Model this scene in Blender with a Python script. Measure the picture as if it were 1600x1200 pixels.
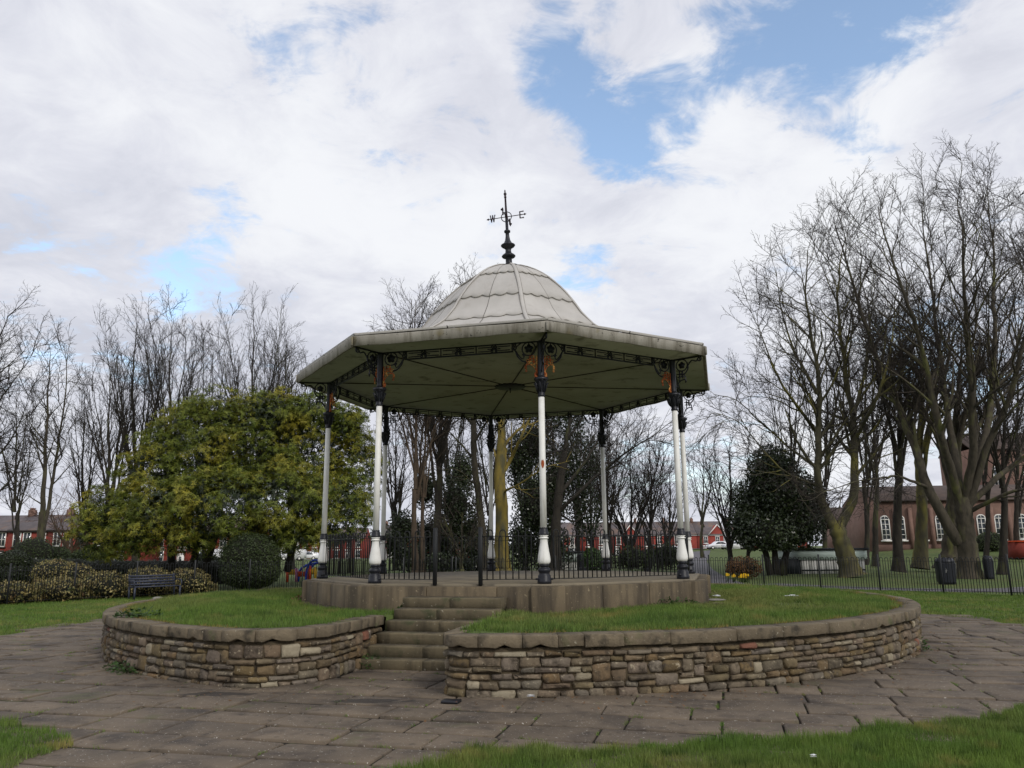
import bpy, math, random
import numpy as np
from mathutils import Vector, Matrix

for o in list(bpy.data.objects): bpy.data.objects.remove(o)
SC = bpy.context.scene
COL = SC.collection
PI = math.pi
R = math.radians

# ------------------------------------------------------------------ camera
CF, CT, CR, CP = 1227.85, 0.206215, -0.008902, 0.002333      # focal (px at 1600), tilt, roll, pan
CX, CY, CZ = 0.0, -17.4545, 1.7217
cam = bpy.data.cameras.new('camera')
cam.sensor_width = 36; cam.lens = 36 * CF / 1600
cam.clip_start = 0.1; cam.clip_end = 3000
camo = bpy.data.objects.new('camera', cam); COL.objects.link(camo)
camo.matrix_world = (Matrix.Translation((CX, CY, CZ)) @ Matrix.Rotation(-CP, 4, 'Z')
                     @ Matrix.Rotation(PI / 2 + CT, 4, 'X') @ Matrix.Rotation(CR, 4, 'Z'))
SC.camera = camo
SC.render.resolution_x, SC.render.resolution_y = 1024, 768

def ray(u, v):
    X, Y = u - 800., v - 600.
    c, s = math.cos(CR), math.sin(CR)
    X, Y = X * c + Y * s, -X * s + Y * c
    x, up = X / CF, -Y / CF
    c, s = math.cos(CT), math.sin(CT)
    y, z = c - up * s, s + up * c
    c, s = math.cos(CP), math.sin(CP)
    return (x * c + y * s, -x * s + y * c, z)
def at(u, v, Y):                         # the point at world depth Y that is seen at (u, v)
    r = ray(u, v); t = (Y - CY) / r[1]
    return np.array([r[0] * t, Y, CZ + r[2] * t])
def gnd(u, v, z=0.):
    r = ray(u, v); t = (z - CZ) / r[2]
    return np.array([r[0] * t, CY + r[1] * t, z])

# ------------------------------------------------------------------ light
SUN_AZ, SUN_EL = R(33), R(36)            # azimuth measured from straight behind the camera towards the right
sd = Vector((math.sin(SUN_AZ) * math.cos(SUN_EL), -math.cos(SUN_AZ) * math.cos(SUN_EL), math.sin(SUN_EL)))
sun = bpy.data.lights.new('sun', 'SUN'); sun.energy = 1.5; sun.angle = R(10); sun.color = (1, .955, .89)
suno = bpy.data.objects.new('sun', sun); COL.objects.link(suno)
suno.rotation_euler = sd.to_track_quat('Z', 'Y').to_euler()

W = bpy.data.worlds.new('World'); SC.world = W; W.use_nodes = True
nt = W.node_tree; nt.nodes.clear()
def wn(t, **k):
    n = nt.nodes.new(t)
    for a, b in k.items(): setattr(n, a, b)
    return n
def wl(a, b): nt.links.new(a, b)
def wmath(op, a, b=None, clamp=False):
    n = wn('ShaderNodeMath', operation=op, use_clamp=clamp)
    for i, x in enumerate((a, b)):
        if x is None: continue
        if isinstance(x, (int, float)): n.inputs[i].default_value = x
        else: wl(x, n.inputs[i])
    return n.outputs[0]
def wmap(v, a, b, c, d, smooth=True):
    n = wn('ShaderNodeMapRange'); n.interpolation_type = 'SMOOTHSTEP' if smooth else 'LINEAR'
    wl(v, n.inputs[0])
    for i, x in enumerate((a, b, c, d)): n.inputs[i + 1].default_value = x
    return n.outputs[0]
out = wn('ShaderNodeOutputWorld'); bg = wn('ShaderNodeBackground'); bg.inputs[1].default_value = 0.15
wl(bg.outputs[0], out.inputs[0])
sky = wn('ShaderNodeTexSky', sky_type='NISHITA'); sky.sun_disc = False
sky.sun_elevation = SUN_EL; sky.sun_rotation = PI - SUN_AZ
sky.air_density = 1.0; sky.dust_density = 0.6; sky.ozone_density = 1.2
tc = wn('ShaderNodeTexCoord'); sep = wn('ShaderNodeSeparateXYZ'); wl(tc.outputs['Generated'], sep.inputs[0])
hz = wmath('ADD', wmath('MAXIMUM', sep.outputs[2], 0.0), 0.22)
cmb = wn('ShaderNodeCombineXYZ')
wl(wmath('DIVIDE', sep.outputs[0], hz), cmb.inputs[0]); wl(wmath('DIVIDE', sep.outputs[1], hz), cmb.inputs[1])
cmb.inputs[2].default_value = 3.7
def wnoise(scale, detail, rough, dist, off=(0, 0, 0)):
    m = wn('ShaderNodeVectorMath', operation='ADD'); wl(cmb.outputs[0], m.inputs[0]); m.inputs[1].default_value = off
    n = wn('ShaderNodeTexNoise'); wl(m.outputs[0], n.inputs['Vector'])
    n.inputs['Scale'].default_value = scale; n.inputs['Detail'].default_value = detail
    n.inputs['Roughness'].default_value = rough; n.inputs['Distortion'].default_value = dist
    return n.outputs['Fac']
nA = wnoise(1.7, 5, .58, .25)
nB = wnoise(5.5, 6, .66, .5, (4.2, 1.3, 0))
nD = wnoise(15.0, 4, .62, .6, (1.7, 8.3, 0))
nC = wnoise(1.15, 5, .55, .35, (9.1, 7.7, 0))
# clear patches between the clouds (directions in the sky)
gap = None
for (u, v, rad, amp) in [(1000, 205, 3.2, .29), (945, 165, 2.6, .26), (870, 130, 2.4, .27), (850, 80, 2.4, .22), (1055, 160, 2.4, .22), (1110, 60, 3.0, .26), (1240, 50, 4.2, .28), (1340, 20, 3.8, .34), (1440, 10, 2.6, .26),
                         (960, 240, 2.2, .20), (300, 435, 2.6, .20), (220, 425, 2.6, .17), (110, 350, 2.4, .16), (60, 470, 2.6, .12), (345, 335, 2.2, .18), (915, 425, 1.8, .26), (1355, 225, 1.8, .26), (1590, 185, 2.2, .26),
                         (860, 365, 1.4, .10), (1500, 560, 4.5, .22), (240, 570, 3.0, .12), (600, 560, 3.0, .10), (1150, 720, 3.5, .18), (980, 700, 3.0, .18)]:
    d = Vector(ray(u, v)).normalized()
    n = wn('ShaderNodeVectorMath', operation='DOT_PRODUCT'); wl(tc.outputs['Generated'], n.inputs[0]); n.inputs[1].default_value = d
    g = wmap(n.outputs['Value'], math.cos(R(rad * 1.7)), 1.0, 0, amp * .66)
    gap = g if gap is None else wmath('ADD', gap, g)
dens = wmath('ADD', wmath('ADD', wmath('MULTIPLY', nA, .55), wmath('ADD', wmath('MULTIPLY', nB, .75), wmath('MULTIPLY', nD, .38))), -.20)
dens = wmath('SUBTRACT', dens, gap)
mask = wmap(dens, .30, .56, 0.0, 1.0)
shade = wmap(wmath('ADD', wmath('MULTIPLY', nC, .72), wmath('MULTIPLY', nB, .28)), .36, .64, 0, 1)
cr = wn('ShaderNodeValToRGB'); wl(shade, cr.inputs[0])
e = cr.color_ramp.elements
e[0].position = 0; e[0].color = (.57, .59, .67, 1)
e[1].position = 1; e[1].color = (.85, .865, .90, 1)
x = cr.color_ramp.elements.new(.5); x.color = (.70, .715, .785, 1)
cl = wn('ShaderNodeVectorMath', operation='SCALE'); wl(cr.outputs[0], cl.inputs[0]); cl.inputs[3].default_value = 6.6
bl = wn('ShaderNodeVectorMath', operation='MULTIPLY'); wl(sky.outputs[0], bl.inputs[0]); bl.inputs[1].default_value = (1.65, 1.6, 1.5)
haz = wn('ShaderNodeMix', data_type='RGBA')
wl(wmap(sep.outputs[2], 0.0, .30, .55, .06), haz.inputs[0]); wl(bl.outputs[0], haz.inputs[6]); haz.inputs[7].default_value = (4.4, 4.9, 5.7, 1)
mx = wn('ShaderNodeMix', data_type='RGBA'); wl(mask, mx.inputs[0]); wl(haz.outputs[2], mx.inputs[6]); wl(cl.outputs[0], mx.inputs[7])
wl(mx.outputs[2], bg.inputs[0])

vs = SC.view_settings
vs.view_transform = 'Standard'; vs.look = 'None'; vs.exposure = 0.12; vs.gamma = 1.0; vs.use_curve_mapping = False
try: SC.cycles.max_bounces = 5; SC.cycles.transparent_max_bounces = 6
except Exception: pass

# ------------------------------------------------------------------ helpers
rng = np.random.default_rng(7)
random.seed(7)
def lin(r, g, b):
    f = lambda c: (c / 255 / 12.92) if c / 255 <= .04045 else ((c / 255 + .055) / 1.055) ** 2.4
    return (f(r), f(g), f(b), 1)

def make_mesh(name, V, polys):
    """V (n,3); polys: list of int arrays (m,k)"""
    me = bpy.data.meshes.new(name)
    V = np.asarray(V, np.float32)
    polys = [np.asarray(p, np.int32) for p in polys if len(p)]
    me.vertices.add(len(V)); me.vertices.foreach_set('co', V.ravel())
    nl = sum(p.size for p in polys); npo = sum(len(p) for p in polys)
    me.loops.add(nl); me.polygons.add(npo)
    me.loops.foreach_set('vertex_index', np.concatenate([p.ravel() for p in polys]))
    tot = np.concatenate([np.full(len(p), p.shape[1], np.int32) for p in polys])
    st = np.concatenate([[0], np.cumsum(tot)[:-1]]).astype(np.int32)
    me.polygons.foreach_set('loop_start', st); me.polygons.foreach_set('loop_total', tot)
    me.update(calc_edges=True)
    return me

class MB:
    def __init__(s): s.V = []; s.P = {}; s.n = 0
    def add(s, V, polys):
        V = np.asarray(V, float).reshape(-1, 3)
        for p in polys:
            p = np.asarray(p, int)
            if p.size == 0: continue
            if p.ndim == 1: p = p[None]
            s.P.setdefault(p.shape[1], []).append(p + s.n)
        s.V.append(V); s.n += len(V); return s
    def loft(s, rings, cap0=True, cap1=True, closed=True):
        rings = np.asarray(rings, float); m, k = rings.shape[:2]
        i = np.arange(m - 1)[:, None] * k; j = np.arange(k if closed else k - 1)[None]
        a = i + j; b = i + (j + 1) % k
        q = np.stack([a, b, b + k, a + k], -1).reshape(-1, 4)
        P = [q]
        if cap0: P.append(np.arange(k)[::-1][None])
        if cap1: P.append((np.arange(k) + (m - 1) * k)[None])
        return s.add(rings.reshape(-1, 3), P)
    def box(s, c, size, rot=0., tilt=0.):
        x, y, z = np.array(size) / 2
        V = np.array([[-x, -y, -z], [x, -y, -z], [x, y, -z], [-x, y, -z], [-x, -y, z], [x, -y, z], [x, y, z], [-x, y, z]])
        if tilt:
            cc, ss = math.cos(tilt), math.sin(tilt); V = V @ np.array([[1, 0, 0], [0, cc, ss], [0, -ss, cc]])
        if rot:
            cc, ss = math.cos(rot), math.sin(rot); V = V @ np.array([[cc, ss, 0], [-ss, cc, 0], [0, 0, 1]])
        return s.add(V + np.array(c), [np.array([[3, 2, 1, 0], [4, 5, 6, 7], [0, 1, 5, 4], [1, 2, 6, 5], [2, 3, 7, 6], [3, 0, 4, 7]])])
    def cbox(s, c, size, ch=.01, rot=0.):
        """box with chamfered edges"""
        x, y, z = np.array(size) / 2
        def ring(i, zz):
            X, Y = x - i, y - i
            return [[-X + ch, -Y, zz], [X - ch, -Y, zz], [X, -Y + ch, zz], [X, Y - ch, zz], [X - ch, Y, zz], [-X + ch, Y, zz], [-X, Y - ch, zz], [-X, -Y + ch, zz]]
        V = np.array([ring(ch, -z), ring(0, -z + ch), ring(0, z - ch), ring(ch, z)])
        if rot:
            cc, ss = math.cos(rot), math.sin(rot); V = V @ np.array([[cc, ss, 0], [-ss, cc, 0], [0, 0, 1]])
        return s.loft(V + np.array(c))
    def lathe(s, prof, n=16, c=(0, 0, 0), caps=True, rot=0.):
        a = np.arange(n) * 2 * PI / n + rot
        rings = [np.stack([np.cos(a) * r, np.sin(a) * r, np.full(n, z)], 1) + np.array(c) for r, z in prof]
        return s.loft(rings, caps, caps)
    def tube(s, path, rad, n=6, closed=False):
        P = np.asarray(path, float); m = len(P)
        rad = np.full(m, rad) if np.isscalar(rad) else np.asarray(rad, float)
        if closed: T = np.roll(P, -1, 0) - np.roll(P, 1, 0)
        else: T = np.gradient(P, axis=0)
        T /= np.linalg.norm(T, axis=1, keepdims=True) + 1e-9
        ref = np.array([0, 0, 1.]) if abs(T[:, 2]).max() < .9 else (np.array([1., 0, 0]) if abs(T[:, 0]).max() < .9 else np.array([.57, .62, .54]))
        U = np.cross(T, ref); U /= np.linalg.norm(U, axis=1, keepdims=True) + 1e-9
        B = np.cross(T, U)
        a = np.arange(n) * 2 * PI / n + PI / n
        rings = P[:, None] + rad[:, None, None] * (np.cos(a)[None, :, None] * U[:, None] + np.sin(a)[None, :, None] * B[:, None])
        if closed: rings = np.concatenate([rings, rings[:1]])
        return s.loft(rings, not closed, not closed)
    def mesh(s, name):
        return make_mesh(name, np.concatenate(s.V), [np.concatenate(v) for v in s.P.values()])
    def obj(s, name, mat, parent=None, smooth=False):
        return link(name, s.mesh(name), mat, parent, smooth)

def link(name, me, mat, parent=None, smooth=False):
    if mat is not None and not len(me.materials): me.materials.append(mat)
    if smooth: me.polygons.foreach_set('use_smooth', np.ones(len(me.polygons), bool))
    o = bpy.data.objects.new(name, me); COL.objects.link(o)
    if parent is not None:
        o.parent = parent
        o.matrix_parent_inverse = pinv(parent)
    return o
def pinv(p):
    return world_of(p).inverted()
def world_of(o):
    m = o.matrix_basis.copy()
    if o.parent: m = world_of(o.parent) @ o.matrix_parent_inverse @ m
    return m
def empty(name, loc):
    o = bpy.data.objects.new(name, None); COL.objects.link(o); o.location = loc; o.empty_display_size = .2
    return o
def tag(o, label=None, cat=None, group=None, kind=None):
    if label: o['label'] = label
    if cat: o['category'] = cat
    if group: o['group'] = group
    if kind: o['kind'] = kind
    return o
def inst(name, me, parent, M):
    """a copy sharing mesh data, world matrix M"""
    o = bpy.data.objects.new(name, me); COL.objects.link(o)
    o.matrix_basis = M
    if parent is not None:
        o.parent = parent; o.matrix_parent_inverse = pinv(parent)
    return o
def TRZ(x, y, z, a=0.): return Matrix.Translation((x, y, z)) @ Matrix.Rotation(a, 4, 'Z')

def catmull(P, n):
    P = np.asarray(P, float)
    if len(P) == 2:
        t = np.linspace(0, 1, n)[:, None]; return P[0] * (1 - t) + P[1] * t
    Q = np.concatenate([[2 * P[0] - P[1]], P, [2 * P[-1] - P[-2]]])
    d = np.concatenate([[0], np.cumsum(np.linalg.norm(np.diff(P, axis=0), axis=1))])
    s = np.linspace(0, d[-1], n); k = np.clip(np.searchsorted(d, s, 'right') - 1, 0, len(P) - 2)
    t = ((s - d[k]) / (d[k + 1] - d[k] + 1e-9))[:, None]
    p0, p1, p2, p3 = Q[k], Q[k + 1], Q[k + 2], Q[k + 3]
    return .5 * ((2 * p1) + (-p0 + p2) * t + (2 * p0 - 5 * p1 + 4 * p2 - p3) * t ** 2 + (-p0 + 3 * p1 - 3 * p2 + p3) * t ** 3)

# ------------------------------------------------------------------ materials
def surf(name, c1, c2, scale=3., rough=.8, bump=.25, bscale=30., objvar=0., islvar=0., spots=None, streak=None, metal=0., spec=.35, trans=0., c3=None, huevar=0., stretch=(1, 1, 1), detail=4, bdist=.02, stains=None):
    m = bpy.data.materials.new(name); m.use_nodes = True; t = m.node_tree; t.nodes.clear()
    L = t.links.new
    def N(ty, **k):
        n = t.nodes.new(ty)
        for a, b in k.items(): setattr(n, a, b)
        return n
    o = N('ShaderNodeOutputMaterial'); b = N('ShaderNodeBsdfPrincipled')
    geo = N('ShaderNodeNewGeometry'); info = N('ShaderNodeObjectInfo')
    vec = geo.outputs['Position']
    if stretch != (1, 1, 1):
        q = N('ShaderNodeVectorMath', operation='MULTIPLY'); L(vec, q.inputs[0]); q.inputs[1].default_value = stretch; vec = q.outputs[0]
    def noise(sc, det=detail, ro=.6, v=None):
        n = N('ShaderNodeTexNoise'); n.inputs['Scale'].default_value = sc; n.inputs['Detail'].default_value = det; n.inputs['Roughness'].default_value = ro
        L(v or vec, n.inputs['Vector']); return n.outputs['Fac']
    def mapr(v, a, b_, c=0., d=1.):
        n = N('ShaderNodeMapRange'); L(v, n.inputs[0])
        for i, x in enumerate((a, b_, c, d)): n.inputs[i + 1].default_value = x
        return n.outputs[0]
    def mix(f, a, c, mode='MIX'):
        n = N('ShaderNodeMix', data_type='RGBA', blend_type=mode)
        if isinstance(f, float): n.inputs[0].default_value = f
        else: L(f, n.inputs[0])
        for i, x in ((6, a), (7, c)):
            if isinstance(x, tuple): n.inputs[i].default_value = x
            else: L(x, n.inputs[i])
        return n.outputs[2]
    col = mix(mapr(noise(scale), .3, .7), c1, c2)
    if c3 is not None: col = mix(mapr(noise(scale * .37, 5), .48, .66), col, c3)
    def vary(src, amt, col):
        h = N('ShaderNodeHueSaturation')
        L(mapr(src, 0, 1, 1 - amt, 1 + amt), h.inputs['Value'])
        if huevar:
            w = N('ShaderNodeTexWhiteNoise', noise_dimensions='1D'); L(src, w.inputs['W'])
            L(mapr(w.outputs[0], 0, 1, .5 - huevar, .5 + huevar), h.inputs['Hue'])
            w2 = N('ShaderNodeTexWhiteNoise', noise_dimensions='1D'); a = N('ShaderNodeMath', operation='ADD'); L(src, a.inputs[0]); a.inputs[1].default_value = 5.3; L(a.outputs[0], w2.inputs['W'])
            L(mapr(w2.outputs[0], 0, 1, .6, 1.2), h.inputs['Saturation'])
        L(col, h.inputs['Color']); return h.outputs[0]
    if objvar: col = vary(info.outputs['Random'], objvar, col)
    if islvar: col = vary(geo.outputs['Random Per Island'], islvar, col)
    if streak is not None:                       # vertical weather streaks: colour, scale, lo, hi
        q = N('ShaderNodeVectorMath', operation='MULTIPLY'); L(geo.outputs['Position'], q.inputs[0]); q.inputs[1].default_value = (1, 1, .12)
        col = mix(mapr(noise(streak[1], 5, .65, q.outputs[0]), streak[2], streak[3]), col, streak[0])
    if spots is not None:
        for (c, sc, lo, hi) in (spots if isinstance(spots, list) else [spots]):
            col = mix(mapr(noise(sc, 3, .65), lo, hi), col, c)
    if stains:                                   # damp patches lying on the surface
        for c in stains:
            q = N('ShaderNodeVectorMath', operation='SUBTRACT'); L(geo.outputs['Position'], q.inputs[0]); q.inputs[1].default_value = (c[0], c[1], .02)
            q2 = N('ShaderNodeVectorMath', operation='MULTIPLY'); L(q.outputs[0], q2.inputs[0]); q2.inputs[1].default_value = (2.1, 6.0, 0)
            q3 = N('ShaderNodeVectorMath', operation='LENGTH'); L(q2.outputs[0], q3.inputs[0])
            ad = N('ShaderNodeMath', operation='ADD'); L(q3.outputs['Value'], ad.inputs[0]); L(mapr(noise(4, 3), .3, .7, -.35, .35), ad.inputs[1])
            col = mix(mapr(ad.outputs[0], .75, 1.05, .85, 0.), col, lin(44, 39, 35))
    L(col, b.inputs['Base Color'])
    b.inputs['Roughness'].default_value = rough; b.inputs['Metallic'].default_value = metal
    b.inputs['Specular IOR Level'].default_value = spec
    if bump:
        bn = N('ShaderNodeBump'); bn.inputs['Strength'].default_value = bump; bn.inputs['Distance'].default_value = bdist
        L(noise(bscale, 4, .65), bn.inputs['Height']); L(bn.outputs[0], b.inputs['Normal'])
    if trans:
        tr = N('ShaderNodeBsdfTranslucent'); L(col, tr.inputs[0])
        ms = N('ShaderNodeMixShader'); ms.inputs[0].default_value = trans
        L(b.outputs[0], ms.inputs[1]); L(tr.outputs[0], ms.inputs[2]); L(ms.outputs[0], o.inputs[0])
    else: L(b.outputs[0], o.inputs[0])
    return m

MT = {}
MT['iron'] = surf('black_iron', lin(22, 23, 28), lin(34, 35, 42), 14, .42, .15, 60, spots=(lin(92, 52, 30), 9, .70, .80))
MT['fence'] = surf('fence_paint', lin(20, 21, 22), lin(30, 32, 33), 6, .5, .1, 60)
MT['rust'] = surf('rusty_iron', lin(176, 94, 48), lin(132, 62, 34), 26, .85, .3, 80, spots=[(lin(220, 166, 92), 9, .52, .62), (lin(44, 32, 28), 15, .60, .70)])
MT['white'] = surf('white_paint', lin(238, 237, 232), lin(226, 224, 217), 5, .45, .1, 50, streak=(lin(172, 166, 150), 9, .58, .82), spots=[(lin(95, 62, 40), 21, .745, .80)])
MT['dome'] = surf('dome_sheet', lin(184, 180, 174), lin(170, 166, 160), 1.6, .7, .12, 30, objvar=.05, streak=(lin(158, 152, 143), 3.5, .56, .85), spots=[(lin(96, 90, 84), 17, .70, .78)])
MT['fascia'] = surf('fascia_board', lin(156, 151, 140), lin(136, 131, 120), 2, .75, .25, 30, objvar=.04, streak=(lin(92, 86, 72), 6, .46, .70), spots=[(lin(52, 48, 42), 13, .645, .70), (lin(120, 110, 80), 2, .6, .75)])
MT['soffit'] = surf('soffit_boards', lin(150, 150, 128), lin(134, 134, 112), 1.2, .8, .1, 12, spots=[(lin(98, 96, 76), 2.6, .56, .72)])
MT['sealant'] = surf('dark_sealant', lin(134, 128, 120), lin(104, 99, 92), 6, .8, .1, 40)
MT['roofbrown'] = surf('brown_roof', lin(92, 78, 70), lin(72, 62, 58), 1.2, .8, .2, 12)
MT['batten'] = surf('dark_batten', lin(60, 58, 42), lin(48, 46, 34), 5, .8, .1, 40)
MT['floor'] = surf('floor_concrete', lin(128, 118, 98), lin(108, 100, 86), 1.2, .8, .2, 30, spots=[(lin(82, 76, 66), 2.2, .55, .7)])
MT['plinth'] = surf('plinth_stone', lin(112, 99, 78), lin(90, 80, 64), 2.4, .9, .35, 40, objvar=.13, streak=(lin(54, 48, 40), 3.2, .42, .70), spots=[(lin(140, 127, 102), 17, .64, .74)])
MT['step'] = surf('step_stone', lin(112, 101, 79), lin(90, 82, 64), 3, .9, .45, 40, objvar=.1, streak=(lin(66, 59, 46), 4, .5, .74), spots=[(lin(70, 74, 50), 2.4, .55, .7), (lin(178, 170, 150), 18, .66, .72)])
STN = dict(rough=.92, bump=.7, bscale=26, huevar=.012, spots=[(lin(66, 58, 48), 7, .50, .68), (lin(164, 152, 128), 19, .60, .72)])
MT['stone'] = surf('wall_stone', lin(120, 104, 80), lin(90, 78, 60), 6, objvar=.24, **STN)
MT['stone_i'] = surf('wall_stone_far', lin(118, 102, 78), lin(88, 76, 58), 6, islvar=.22, **STN)
MT['stone_red'] = surf('red_stone', lin(128, 86, 68), lin(108, 74, 60), 6, .92, .6, 26, spots=[(lin(88, 66, 56), 9, .56, .70)])
MT['stone_pale'] = surf('pale_stone', lin(158, 148, 126), lin(134, 124, 104), 6, .92, .6, 26, objvar=.12, spots=[(lin(120, 108, 88), 9, .56, .70)])
MT['mortar'] = surf('wall_mortar', lin(96, 84, 64), lin(70, 60, 46), 7, .95, .7, 40, spots=[(lin(46, 40, 30), 5, .5, .66)])
MT['coping'] = surf('coping_stone', lin(118, 106, 86), lin(96, 86, 70), 5, .92, .7, 34, objvar=.10, spots=[(lin(62, 56, 46), 4, .53, .70), (lin(172, 165, 146), 26, .66, .73), (lin(84, 88, 56), 2.2, .60, .74)])
SLB = dict(scale=1.6, rough=.8, bump=.5, bscale=45, spots=[(lin(64, 56, 49), 1.3, .50, .70), (lin(62, 54, 46), 6, .57, .74), (lin(180, 174, 163), 36, .64, .70), (lin(82, 82, 54), .9, .62, .74)], spec=.4)
MT['slab'] = surf('paving_slab', lin(110, 97, 81), lin(88, 78, 66), objvar=.17, stains=[gnd(335, 1088), gnd(578, 1098)], **SLB)
MT['slab_i'] = surf('paving_slab_far', lin(110, 97, 81), lin(88, 78, 66), islvar=.17, **SLB)
MT['soil'] = surf('soil', lin(70, 58, 42), lin(52, 44, 32), 5, .95, .6, 30)
MT['bed'] = surf('joint_bed', lin(44, 38, 30), lin(30, 26, 21), 6, .95, .6, 40, spots=[(lin(62, 70, 34), 3, .55, .65)])
MT['turf'] = surf('turf_ground', lin(92, 106, 52), lin(72, 88, 42), .8, .95, .6, 14, c3=lin(92, 98, 52), spots=[(lin(50, 64, 30), 6, .5, .66)], bdist=.06)
MT['grass'] = surf('grass_blades', lin(112, 134, 58), lin(82, 112, 46), .9, .6, 0, islvar=.40, trans=.35, c3=lin(122, 130, 70), spots=[(lin(156, 142, 84), 1.1, .56, .74), (lin(74, 96, 40), 3.1, .55, .66)])
MT['drygrass'] = surf('dry_grass', lin(150, 128, 72), lin(118, 110, 56), 5, .7, 0, islvar=.3, trans=.3)
MT['bark'] = surf('grey_bark', lin(80, 73, 61), lin(52, 48, 40), 6, .95, .7, 14, stretch=(1, 1, .35), spots=[(lin(96, 96, 58), 1.3, .52, .68)])
MT['bark_dark'] = surf('dark_bark', lin(58, 53, 46), lin(38, 35, 31), 6, .95, .7, 14, stretch=(1, 1, .35), spots=[(lin(74, 76, 46), 1.1, .55, .7)])
MT['bark_moss'] = surf('mossy_bark', lin(82, 78, 58), lin(60, 57, 45), 4, .95, .7, 14, stretch=(1, 1, .35), spots=[(lin(112, 106, 54), .8, .50, .66)])
MT['bark_gold'] = surf('golden_lichen_bark', lin(134, 116, 52), lin(104, 92, 50), 4, .95, .8, 14, stretch=(1, 1, .35), spots=[(lin(84, 80, 58), 1.6, .50, .64)])
MT['bark_brown'] = surf('brown_bark', lin(94, 80, 66), lin(70, 60, 50), 6, .95, .6, 14, stretch=(1, 1, .35))
MT['twig'] = surf('grey_twigs', lin(58, 51, 45), lin(42, 37, 33), 2, .9, 0)
MT['twig_dark'] = surf('dark_twigs', lin(56, 50, 45), lin(40, 36, 33), 2, .9, 0)
MT['twig_red'] = surf('reddish_twigs', lin(104, 74, 56), lin(82, 58, 46), 2, .9, 0)
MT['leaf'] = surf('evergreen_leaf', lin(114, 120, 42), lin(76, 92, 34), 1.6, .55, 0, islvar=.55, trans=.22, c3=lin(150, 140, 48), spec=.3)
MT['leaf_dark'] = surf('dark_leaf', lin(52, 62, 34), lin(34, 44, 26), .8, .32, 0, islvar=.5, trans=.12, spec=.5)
MT['leaf_ivy'] = surf('ivy_leaf', lin(52, 62, 32), lin(36, 46, 26), .8, .45, 0, islvar=.45, trans=.15, spec=.5)
MT['leaf_hedge'] = surf('hedge_leaf', lin(66, 78, 40), lin(46, 58, 32), .8, .55, 0, islvar=.4, trans=.15)
MT['leaf_yellow'] = surf('variegated_leaf', lin(160, 146, 96), lin(126, 114, 70), 1.5, .55, 0, islvar=.45, trans=.25, spots=[(lin(84, 88, 50), 4, .50, .6), (lin(104, 78, 52), 2.2, .58, .68)])
MT['leaf_brown'] = surf('brown_leaf', lin(118, 84, 50), lin(90, 66, 42), 1.5, .6, 0, islvar=.35, trans=.2)
MT['weed'] = surf('weed_leaf', lin(72, 96, 46), lin(52, 78, 36), 4, .5, 0, islvar=.3, trans=.3)
MT['core'] = surf('shrub_light_block', lin(30, 32, 20), lin(22, 24, 16), 3, .95, .5, 12)
MT['asphalt'] = surf('asphalt', lin(98, 96, 98), lin(82, 80, 82), 1.5, .85, .3, 60)
MT['brick'] = surf('red_brick', lin(146, 66, 56), lin(124, 54, 46), 2, .9, .2, 20, objvar=.12)
MT['brick_pink'] = surf('pink_brick', lin(132, 104, 92), lin(112, 88, 78), 1.4, .9, .2, 20, spots=[(lin(112, 86, 76), .6, .5, .7)])
MT['slate'] = surf('slate_roof', lin(104, 96, 96), lin(84, 78, 80), 1.2, .75, .2, 12, objvar=.1, spots=[(lin(120, 98, 84), .5, .5, .7)])
MT['trim'] = surf('white_trim', lin(232, 230, 224), lin(216, 214, 208), 2, .6, .05, 30)
MT['sill'] = surf('dark_sill', lin(60, 52, 50), lin(48, 42, 40), 2, .7, .05, 30)
MT['glass'] = surf('window_glass', lin(46, 52, 58), lin(66, 74, 82), .8, .08, 0, spec=.8)
MT['render'] = surf('white_render', lin(222, 220, 214), lin(206, 204, 198), .8, .8, .1, 20)
MT['cabin'] = surf('cabin_paint', lin(206, 220, 212), lin(192, 206, 198), .8, .6, .1, 20)
MT['cabin_dark'] = surf('dark_panel', lin(34, 40, 44), lin(26, 30, 34), 1, .6, .1, 20)
MT['bin'] = surf('bin_plastic', lin(34, 36, 44), lin(26, 28, 34), 2, .4, .1, 30)
MT['bench'] = surf('bench_metal', lin(62, 66, 80), lin(48, 52, 64), 4, .45, .1, 40)
MT['blue'] = surf('blue_paint', lin(28, 70, 190), lin(24, 58, 166), 3, .35, .05, 30)
MT['orange'] = surf('orange_paint', lin(222, 82, 36), lin(206, 70, 30), 3, .4, .05, 30)
MT['yellow'] = surf('yellow_paint', lin(222, 176, 44), lin(206, 160, 36), 3, .4, .05, 30)
MT['pink'] = surf('pink_paint', lin(206, 132, 170), lin(190, 118, 156), 3, .4, .05, 30)
MT['carwhite'] = surf('white_car_paint', lin(236, 236, 238), lin(226, 226, 230), 1, .25, 0, spec=.6)
MT['carblue'] = surf('blue_car_paint', lin(40, 48, 120), lin(34, 42, 108), 1, .25, 0, spec=.6)
MT['tyre'] = surf('tyre_rubber', lin(24, 24, 24), lin(30, 30, 30), 5, .8, .1, 40)
MT['paper'] = surf('white_paper', lin(236, 236, 236), lin(220, 222, 226), 9, .8, .3, 40)
MT['rock'] = surf('grey_rock', lin(150, 146, 138), lin(108, 104, 98), 5, .9, .6, 20)
MT['petal'] = surf('yellow_petal', lin(232, 190, 30), lin(214, 166, 24), 6, .6, 0, trans=.3)
MT['wet'] = surf('wet_slab', lin(40, 36, 33), lin(32, 29, 27), 3, .25, .15, 60, spec=.5)

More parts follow.
